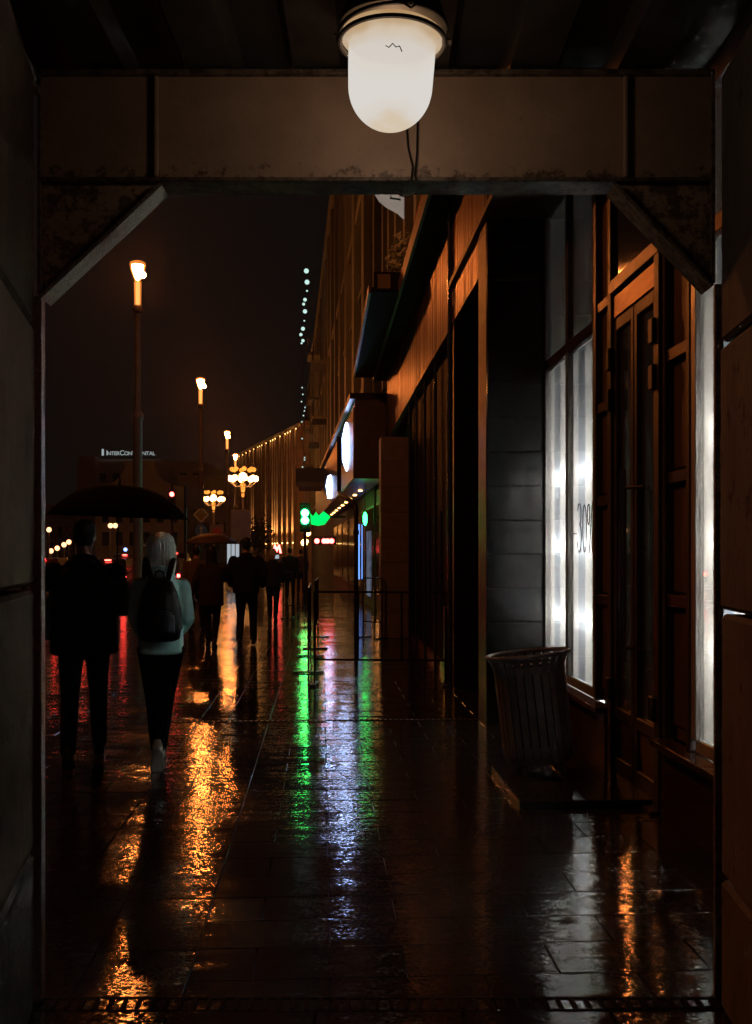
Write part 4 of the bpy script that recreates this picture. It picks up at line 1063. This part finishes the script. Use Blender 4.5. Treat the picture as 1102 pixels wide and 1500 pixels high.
# ================================================================== LITTER BIN AND SLAB
sl = thing('paving_platform', 'low slab of four wet tiles under the litter bin by the door', 'platform', (1.6, 6.7, 0))
for i in range(2):
    for j in range(2):
        MB().box(1.2 + i * .42, 1.2 + i * .42 + .414, 6.17 + j * .53, 6.17 + j * .53 + .524, 0.002, .05, .006).build('tile', M['tile'], sl)
bn = thing('litter_bin', 'dark slatted metal litter bin leaning beside the lit window', 'bin', (1.51, 7.02, .063), 0)
bn.rotation_euler = (R(-2), R(-6.2), 0)
bb = MB()
br = .235
MB().lathe([(br - .03, .10), (br - .03, .74), (br - .04, .74), (br - .05, .11), (0, .105)], n=28).build('liner', M['black_metal'], bn, True, True)
for z, r_ in ((.09, br - .012), (.16, br - .01), (.70, br - .008)):
    MB().lathe([(r_ - .012, z - .02), (r_ + .003, z - .02), (r_ + .003, z + .02), (r_ - .012, z + .02)], n=32).build('band', M['bin'], bn, True, True)
MB().tube(ring(.285, .80), .016, 8, False).build('rim', M['bin'], bn, True, True)
ns = 26
prof = [(br - .015, .07), (br, .12), (br + .002, .68), (br + .012, .735), (br + .03, .77), (br + .05, .795)]
for k in range(ns):
    a_ = 2 * PI * (k + .5) / ns; ca, sa = math.cos(a_), math.sin(a_); hw = .0235
    vv, ff = [], []
    for (r_, z) in prof:
        for (dr_, s__) in ((0, -hw), (0, hw), (.006, hw), (.006, -hw)):
            rr = r_ + dr_; vv.append((rr * ca - s__ * sa, rr * sa + s__ * ca, z))
    for i in range(len(prof) - 1):
        for q in range(4): ff.append((i * 4 + q, i * 4 + (q + 1) % 4, (i + 1) * 4 + (q + 1) % 4, (i + 1) * 4 + q))
    ff += [(0, 1, 2, 3), tuple((len(prof) - 1) * 4 + q for q in (3, 2, 1, 0))]
    MB().add(vv, ff).build('slat', M['bin'], bn, local=True)
for k in range(4):
    a_ = PI / 4 + k * PI / 2
    MB().tube([(.17 * math.cos(a_), .17 * math.sin(a_), .1), (.19 * math.cos(a_), .19 * math.sin(a_), 0.0), (.2 * math.cos(a_), .2 * math.sin(a_), -.012)], .018, 8).build('foot', M['bin'], bn, True, True)

# ================================================================== PEOPLE (all walking away, facing +Y locally)
def ik(h, a, l1, l2, bend):
    d = a - h; L_ = min(d.length, (l1 + l2) * .999); dn = d.normalized()
    x = (l1 * l1 - l2 * l2 + L_ * L_) / (2 * L_); hgt = math.sqrt(max(0, l1 * l1 - x * x))
    b = (bend - dn * bend.dot(dn)).normalized()
    return h + dn * x + b * hgt
def seg(mb, pts, rs, n=12):
    """tapered limb: spheres at the joints joined by cones, later fused"""
    pts = [Vector(p) for p in pts]
    full, rad = [], []
    for i in range(len(pts) - 1):
        for k in range(5):
            t = k / 5; full.append(pts[i].lerp(pts[i + 1], t)); rad.append(rs[i] + (rs[i + 1] - rs[i]) * t)
    full.append(pts[-1]); rad.append(rs[-1])
    mb.tube(full, rad, n)
    mb.ball(full[0], rad[0], n=10, k=6); mb.ball(full[-1], rad[-1], n=10, k=6)
    for p, r in zip(pts[1:-1], rs[1:-1]): mb.ball(p, r * 1.0, n=10, k=6)
def hand(mb, w, d, side, k=1.0, curl=.5):
    """palm, four unequal fingers, thumb; d = direction of the forearm"""
    d = d.normalized(); s_ = Vector((0, 1, 0)); s_ = (s_ - d * s_.dot(d)).normalized(); n_ = d.cross(s_)
    for i in range(4):
        o_ = s_ * (.03 - .02 * i) * k
        L_ = (.085, .095, .088, .068)[i] * k
        p0 = w + d * .02 * k + o_ * .6; p1 = w + d * .09 * k + o_
        p2 = p1 + (d * .75 + n_ * side * curl * .5).normalized() * L_ * .5
        p3 = p2 + (d * .35 + n_ * side * curl).normalized() * L_ * .5
        seg(mb, [p0, p1, p2, p3], [.017 * k, .0125 * k, .0105 * k, .009 * k], 8)
    t0 = w + d * .03 * k + s_ * .02 * k; t1 = t0 + (d * .5 + s_ * .8).normalized() * .045 * k; t2 = t1 + (d * .9 + s_ * .2 + n_ * side * .3).normalized() * .035 * k
    seg(mb, [t0, t1, t2], [.016 * k, .012 * k, .0095 * k], 8)
def shoe_mb(mb, a, pitch, k=1.0, yaw=0.0):
    T = Matrix.Translation(a) @ Matrix.Rotation(yaw, 4, 'Z') @ Matrix.Rotation(pitch, 4, 'X')
    old = mb.M; mb.M = T
    rs = []
    for (y, hw, z0, z1) in ((-.075, .022, -.085, -.02), (-.06, .036, -.088, .03), (-.02, .04, -.088, .035), (.04, .043, -.088, -.005), (.10, .05, -.088, -.03), (.15, .046, -.088, -.04), (.19, .022, -.084, -.06)):
        rs.append([(x_, y, z_) for (x_, z_) in ((-hw * k, z0), (hw * k, z0), (hw * k, (z0 * .6 + z1 * .4)), (hw * .6 * k, z1), (-hw * .6 * k, z1), (-hw * k, (z0 * .6 + z1 * .4)))])
    vv = [p for r_ in rs for p in r_]; n = 6; ff = []
    for i in range(len(rs) - 1):
        for q in range(n): ff.append((i * n + q, i * n + (q + 1) % n, (i + 1) * n + (q + 1) % n, (i + 1) * n + q))
    ff += [tuple(range(n))[::-1], tuple((len(rs) - 1) * n + q for q in range(n))]
    mb.add(vv, ff); mb.M = old

def person(label, pos, H, coat, trous, shoe, hair, rz=0.0, sw=1.0, cw=1.0, hem=.86, feet=((-.1, -.12, .1, -.25), (.1, .25, .09, .1)), arms=None,
           hairstyle='short', voxel=.012, lean=0.0, group='people walking away down the wet pavement', legw=1.0, hood=False, name='person'):
    t = thing(name, label, 'person', pos, rz, group)
    k = H / 1.78
    sc = Matrix.Scale(k, 4)
    V = lambda x, y, z: Vector((x, y, z))
    hipz = .93
    legs = []
    for s, (fx, fy, fz, pitch) in zip((-1, 1), feet):
        h = V(s * .09, 0, hipz); a = V(fx, fy, fz)
        legs.append((h, ik(h, a, .45, .43, V(0, 1, 0)), a, pitch))
    if arms is None:
        arms = [[V(-.2 * sw, 0, 1.43), V(-.25 * sw, -.05, 1.16), V(-.24 * sw, .08, .92)], [V(.2 * sw, 0, 1.43), V(.25 * sw, .02, 1.16), V(.23 * sw, .16, .95)]]
    ly = lean
    # --- body: one continuous surface
    b = MB(sc)
    b.rings([(0, 0, .86, .12, .09), (0, 0, .94, .155, .105), (0, 0, 1.06, .135, .095), (0, ly * .4, 1.2, .145, .1), (0, ly * .7, 1.34, .165 * sw, .105), (0, ly * .9, 1.44, .15 * sw, .08), (0, ly, 1.49, .06, .058), (0, ly + .01, 1.56, .054, .054), (0, ly + .015, 1.62, .05, .05)])
    hd = V(0, ly + .03, 1.665)
    b.rings([(0, hd.y, hd.z - .125, .03, .03), (0, hd.y + .01, hd.z - .10, .052, .06), (0, hd.y, hd.z - .05, .066, .085), (0, hd.y, hd.z, .074, .097), (0, hd.y - .003, hd.z + .05, .074, .097), (0, hd.y - .006, hd.z + .09, .055, .075), (0, hd.y - .006, hd.z + .113, .02, .03)], 24)
    b.ball((0, hd.y + .1, hd.z - .025), .013, .02, .024, 8, 6)
    b.ball((0, hd.y + .083, hd.z - .068), .024, .012, .01, 8, 6)
    for s in (-1, 1):
        b.ball((s * .03, hd.y + .082, hd.z + .005), .012, .01, .008, 8, 6)
        b.ball((s * .076, hd.y - .01, hd.z - .012), .01, .02, .03, 8, 6)
    for (h, kn, a, pt_) in legs: seg(b, [h, kn, a], [.082, .052, .034])
    for s, ar in zip((-1, 1), arms):
        seg(b, ar, [.048, .037, .026]); hand(b, ar[2], ar[2] - ar[1], -s)
    remesh(b, 'body', M['skin'], t, voxel * .75, 2)
    # --- trousers
    b = MB(sc)
    b.rings([(0, 0, .84, .1, .1), (0, 0, .9, .165 * legw, .125), (0, 0, 1.0, .16 * legw, .118), (0, 0, 1.08, .145 * legw, .105)])
    for (h, kn, a, pt_) in legs:
        seg(b, [h + V(0, -.005, -.03), h.lerp(kn, .5), kn, kn.lerp(a, .6) + V(0, -.012, 0), a + V(0, -.008, .0)], [.1 * legw, .088 * legw, .07 * legw, .064 * legw, .056 * legw])
    remesh(b, 'trousers', trous, t, voxel)
    # --- coat
    b = MB(sc)
    w = cw
    b.rings([(0, 0, hem, .172 * w, .14), (0, 0, hem + .02, .185 * w, .15), (0, 0, 1.0, .18 * w, .145), (0, ly * .4, 1.15, .178 * w, .14), (0, ly * .7, 1.30, .190 * w * sw, .14), (0, ly * .85, 1.40, .165 * min(w, 1.15) * sw, .12), (0, ly * .95, 1.46, .115 * min(w, 1.15), .1), (0, ly, 1.52, .075, .072)])
    for ar in arms:
        wa_ = min(w, 1.15); seg(b, [ar[0] * 1 + V(0, 0, -.025), ar[1], ar[1].lerp(ar[2], .5), ar[1].lerp(ar[2], .93)], [.07 * wa_, .062 * wa_, .057 * wa_, .048 * wa_])
    if hood:
        b.ball((0, ly - .075, 1.47), .105, .07, .07, 14, 8); b.rings([(0, ly - .01, 1.46, .1, .1), (0, ly - .015, 1.53, .085, .085)])
    
    remesh(b, 'coat', coat, t, voxel)
    # --- shoes
    for (h, kn, a, pt_) in legs:
        b = MB(sc); shoe_mb(b, a, pt_)
        remesh(b, 'shoe', shoe, t, voxel * .7, 3)
    # --- hair
    b = MB(sc)
    if hairstyle == 'bob':
        b.rings([(0, hd.y - .04, hd.z - .17, .085, .055), (0, hd.y - .035, hd.z - .14, .108, .085), (0, hd.y - .02, hd.z - .06, .112, .1), (0, hd.y - .012, hd.z + .02, .108, .112), (0, hd.y - .008, hd.z + .08, .09, .1), (0, hd.y - .01, hd.z + .118, .055, .065), (0, hd.y - .01, hd.z + .132, .02, .025)], 24)
    elif hairstyle == 'long':
        b.rings([(0, hd.y - .08, hd.z - .3, .09, .035), (0, hd.y - .06, hd.z - .2, .105, .06), (0, hd.y - .03, hd.z - .08, .1, .09), (0, hd.y - .02, hd.z + .03, .09, .1), (0, hd.y - .01, hd.z + .1, .06, .08), (0, hd.y - .01, hd.z + .125, .02, .03)], 24)
    else:
        b.rings([(0, hd.y - .05, hd.z - .07, .055, .045), (0, hd.y - .03, hd.z - .03, .076, .075), (0, hd.y - .022, hd.z + .03, .083, .092), (0, hd.y - .016, hd.z + .085, .074, .088), (0, hd.y - .014, hd.z + .115, .045, .055), (0, hd.y - .014, hd.z + .128, .015, .02)], 24)
    remesh(b, 'hair', hair, t, voxel * .8, 3)
    return t, k
V = Vector
# --- the man under the umbrella
pm_ = GD(124, 7.6)
man, k = person('person in black hooded jacket and trousers holding up the black umbrella', pm_, 1.80, M['fabric_black'], M['denim_black'], M['shoe_black'], M['hair_dark'],
    sw=1.15, cw=1.32, hem=.80, rz=R(12), hood=True, legw=.98, voxel=.010, feet=((-.115, -.10, .105, -.28), (.105, .33, .095, .12)),
    arms=[[V((-.22, 0, 1.43)), V((-.30, -.04, 1.17)), V((-.27, .1, .98))], [V((.21, 0, 1.42)), V((.275, .03, 1.14)), V((.215, .24, 1.27))]], group=None)
pw_ = GD(236, 7.5)
wom, k2 = person('person with pale bobbed hair, pale hoodie and black backpack walking beside the umbrella', pw_, 1.70, M['hoodie'], M['denim_black'], M['sneaker'], M['hair_pale'],
    sw=.9, cw=.95, hem=.86, hairstyle='bob', hood=True, legw=.93, rz=R(9), voxel=.010, feet=((-.025, -.2, .17, -1.0), (.0, .34, .10, .2)),
    arms=[[V((-.16, 0, 1.40)), V((-.19, .03, 1.14)), V((-.15, .2, 1.0))], [V((.16, 0, 1.40)), V((.20, -.02, 1.13)), V((.15, .18, 1.02))]], group=None)
# loose strands over the bob, root to tip
rh = random.Random(12); hb_ = MB(Matrix.Scale(k2, 4)); hy = .03; hz_ = 1.665
prof_ = [(.0, .134, -.010), (.055, .121, -.010), (.092, .085, -.009), (.111, .02, -.012), (.116, -.06, -.02), (.112, -.13, -.033), (.098, -.185, -.04)]
for i in range(90):
    a_ = rh.uniform(0, 2 * PI)
    if .2 * PI < a_ < .8 * PI: continue                        # keep the face free
    w_ = rh.uniform(.97, 1.0); dl_ = rh.uniform(-.04, .02); tw = rh.uniform(-.12, .12)
    pts_ = []
    for q, (rr, dz, yy) in enumerate(prof_):
        a2 = a_ + tw * q / 6
        ry_ = rr * (1.0 if q < 4 else .86)
        pts_.append((rr * w_ * math.cos(a2), hy + yy + ry_ * w_ * math.sin(a2), hz_ + dz + (dl_ if q == 6 else 0)))
    hb_.tube(pts_[1:], [.004, .0045, .0045, .004, .0032, .0012], 5)
tag(hb_.build('hair_strands', M['hair_pale'], wom, True, True), kind='stuff')
# backpack
bp = thing('backpack', 'black backpack worn on the back of the pale hoodie', 'backpack', pw_ + V((-.01, 0, .9)), R(9))
b = MB(Matrix.Scale(k2, 4))
b.rings([(0, -.215, .03, .11, .05), (0, -.225, .05, .15, .085), (0, -.235, .16, .168, .10), (0, -.23, .28, .158, .095), (0, -.215, .4, .13, .08), (0, -.195, .48, .095, .06), (0, -.185, .505, .05, .035)], 24)
remesh(b, 'bag', M['nylon'], bp, .01)
b = MB(Matrix.Scale(k2, 4)); b.rings([(0, -.30, .08, .085, .035), (0, -.315, .1, .115, .045), (0, -.31, .22, .11, .045), (0, -.29, .27, .085, .035)], 20); remesh(b, 'pocket', M['nylon'], bp, .009)
for s in (-1, 1):
    MB(Matrix.Scale(k2, 4)).tube([(s * .055, -.19, .47), (s * .075, -.165, .54), (s * .095, -.10, .62), (s * .105, -.02, .645), (s * .11, .08, .6), (s * .115, .14, .45), (s * .135, .1, .25), (s * .15, -.08, .12)], .022, 8).build('strap', M['nylon'], bp, True, True)
MB(Matrix.Scale(k2, 4)).tube([(-.035, -.185, .49), (-.03, -.19, .545), (0, -.19, .56), (.03, -.19, .545), (.035, -.185, .49)], .008, 6).build('carry_loop', M['nylon'], bp, True, True)
MB(Matrix.Scale(k2, 4)).tube([(-.105, -.322, .235), (-.05, -.355, .255), (.05, -.355, .255), (.105, -.322, .235)], .004, 6).build('zip', M['dark_metal'], bp, True, True)
MB(Matrix.Scale(k2, 4)).tube([(-.10, -.29, .38), (-.05, -.305, .405), (.05, -.305, .405), (.1, -.29, .38)], .004, 6).build('zip', M['dark_metal'], bp, True, True)
# shoulder bag of the man
sbg = thing('shoulder_bag', 'black bag hanging at the left hip of the person with the umbrella', 'bag', pm_ + Matrix.Rotation(R(12), 3, 'Z') @ V((-.27, -.05, .9)), R(12))
b = MB(); b.rings([(0, 0, .03, .075, .1), (0, 0, .06, .105, .15), (.0, 0, .2, .105, .16), (0.01, 0, .33, .09, .15), (.02, 0, .38, .05, .1)], 20); remesh(b, 'bag', M['nylon'], sbg, .012)
MB().tube([(.03, -.1, .36), (.08, -.16, .5), (.16, -.17, .6), (.3, -.1, .62), (.4, 0, .5)], .012, 6).build('strap', M['nylon'], sbg, True, True)
# umbrella
ub = thing('umbrella', 'large open black umbrella shading the couple at the left', 'umbrella', pm_ + Matrix.Rotation(R(12), 3, 'Z') @ V((.232, .262, 1.29)))
rr_, hh_ = .535, .25; zr = .545
seg8 = 8; sub = 6; rows = 10
vv, ff = [], []
tot = seg8 * sub
for i in range(rows + 1):
    t_ = i / rows
    for j in range(tot):
        a_ = 2 * PI * j / tot + .2; f = (j % sub) / sub; sag = 4 * f * (1 - f)
        r_ = rr_ * math.sin(t_ * PI / 2 * .98) ** 1.0 * (1 - .045 * sag * t_ ** 2)
        z = zr + hh_ * (1 - t_ ** 2.7) + .012 * sag * t_ ** 3 - .008 * sag * t_
        r_ = rr_ * t_ * (1 - .06 * sag * t_)
        vv.append((r_ * math.cos(a_), r_ * math.sin(a_), z))
for i in range(rows):
    for j in range(tot): ff.append((i * tot + j, i * tot + (j + 1) % tot, (i + 1) * tot + (j + 1) % tot, (i + 1) * tot + j))
b = MB(); b.add(vv, ff); cn = b.build('canopy', M['umbrella'], ub, True, True)
sd_ = cn.modifiers.new('thick', 'SOLIDIFY'); sd_.thickness = .003
MB().tube([(0, 0, -.09), (0, 0, zr + hh_ + .04)], .006, 8).build('shaft', M['dark_metal'], ub, True, True)
MB().lathe([(.0, -.16), (.014, -.155), (.017, -.1), (.014, -.03), (.007, -.02)], n=12).build('handle', M['black_metal'], ub, True, True)
MB().lathe([(.012, zr + hh_), (.01, zr + hh_ + .03), (.004, zr + hh_ + .06), (0, zr + hh_ + .062)], n=10).build('ferrule', M['dark_metal'], ub, True, True)
for j in range(8):
    a_ = 2 * PI * j / 8 + .2
    rp_ = [(rr_ * t_ * math.cos(a_), rr_ * t_ * math.sin(a_), zr + hh_ * (1 - t_ ** 2.7) - .006) for t_ in (0, .2, .4, .6, .8, .97, 1.015)]
    rb_ = MB().tube(rp_, .0028, 5).build('rib', M['dark_metal'], ub, True, True)
    MB().tube([(0, 0, zr + .09), (rr_ * .5 * math.cos(a_), rr_ * .5 * math.sin(a_), zr + hh_ * (1 - .5 ** 2.7) - .008)], .0025, 5).build('stretcher', M['dark_metal'], rb_, True, True)
MB().tube([(-.04, -.3, zr + .17), (-.042, -.3, zr + .05), (-.04, -.3, zr - .02)], .012, 6).build('tie_strap', M['umbrella'], ub, True, True)
ub.rotation_euler = (R(1.5), R(2.2), 0)

# --- the others further on
person('person in long dark coat and long hair walking under the brown umbrella', GD(310, 17.0), 1.68, M['coat_brown'], M['denim_black'], M['shoe_black'], M['hair_dark'], sw=.92, cw=1.2, hem=.72, hairstyle='long', voxel=.016,
    feet=((-.07, .12, .095, 0), (.06, -.12, .12, -.4)), arms=[[V((-.19, 0, 1.42)), V((-.27, -.03, 1.18)), V((-.3, .05, .95))], [V((.19, 0, 1.42)), V((.24, .06, 1.2)), V((.1, .25, 1.35))]])
person('person in dark jacket striding over the brightest orange reflections', GD(361, 17.25), 1.82, M['fabric_black'], M['denim_black'], M['shoe_black'], M['hair_dark'], sw=1.08, cw=1.2, hem=.86, voxel=.016, hood=True,
    feet=((-.11, -.05, .1, -.1), (.11, .15, .1, .1)), arms=[[V((-.21, 0, 1.43)), V((-.29, -.02, 1.18)), V((-.26, .14, 1.0))], [V((.21, 0, 1.43)), V((.29, -.02, 1.18)), V((.26, .12, .98))]])
person('person in a tan coat walking just left of the brown umbrella', GD(288, 20.5), 1.7, M['coat_tan'], M['denim_black'], M['shoe_black'], M['hair_dark'], cw=1.1, hem=.78, voxel=.018)
person('person with dark backpack right of the man on the orange reflections', GD(400, 23.5), 1.66, M['coat_navy'], M['denim_black'], M['shoe_black'], M['hair_pale'], cw=1.1, hem=.84, voxel=.018, feet=((-.08, .15, .095, 0), (.07, -.15, .12, -.4)))
person('small far person in a dark coat next to the far barrier', GD(425, 33), 1.74, M['fabric_black'], M['denim_black'], M['shoe_black'], M['hair_dark'], cw=1.25, hem=.75, voxel=.02)
person('smaller far person in dark clothes near the shop corner', GD(441, 38), 1.7, M['coat_brown'], M['denim_black'], M['shoe_black'], M['hair_dark'], cw=1.15, voxel=.022)
# brown umbrella
pu = GD(308, 17.15)
t = thing('umbrella', 'small open brown umbrella over the long-haired walker', 'umbrella', pu + V((0, .25, 1.3)))
vv, ff = [], []; tot = 32
for i in range(7):
    t_ = i / 6
    for j in range(tot):
        a_ = 2 * PI * j / tot; f = (j % 4) / 4; sag = 4 * f * (1 - f); r_ = .46 * t_ * (1 - .06 * sag * t_)
        vv.append((r_ * math.cos(a_), r_ * math.sin(a_), .42 + .17 * (1 - t_ ** 2.7)))
for i in range(6):
    for j in range(tot): ff.append((i * tot + j, i * tot + (j + 1) % tot, (i + 1) * tot + (j + 1) % tot, (i + 1) * tot + j))
b = MB(); b.add(vv, ff); cn = b.build('canopy', M['umbrella_brown'], t, True, True); q = cn.modifiers.new('thick', 'SOLIDIFY'); q.thickness = .004
MB().tube([(0, 0, -.1), (0, 0, .62)], .007, 6).build('shaft', M['dark_metal'], t, True, True)
for j in range(8):
    a_ = 2 * PI * j / 8; MB().tube([(.0, 0, .585), (.3 * math.cos(a_), .3 * math.sin(a_), .505), (.47 * math.cos(a_), .47 * math.sin(a_), .415)], .004, 4).build('rib', M['dark_metal'], t, True, True)

# ================================================================== WET NIGHT AIR
m, nt, out = nodes('wet_air')
pv = nt.nodes.new('ShaderNodeVolumePrincipled'); pv.inputs['Color'].default_value = (.85, .85, .88, 1); pv.inputs['Density'].default_value = .00027; pv.inputs['Anisotropy'].default_value = .82
nt.links.new(pv.outputs[0], out.inputs['Volume'])
hb = MB().box(-503, 503, -63, 703, -1.2, 23).build('haze', m); tag(hb, kind='stuff')
S.cycles.volume_bounces = 0
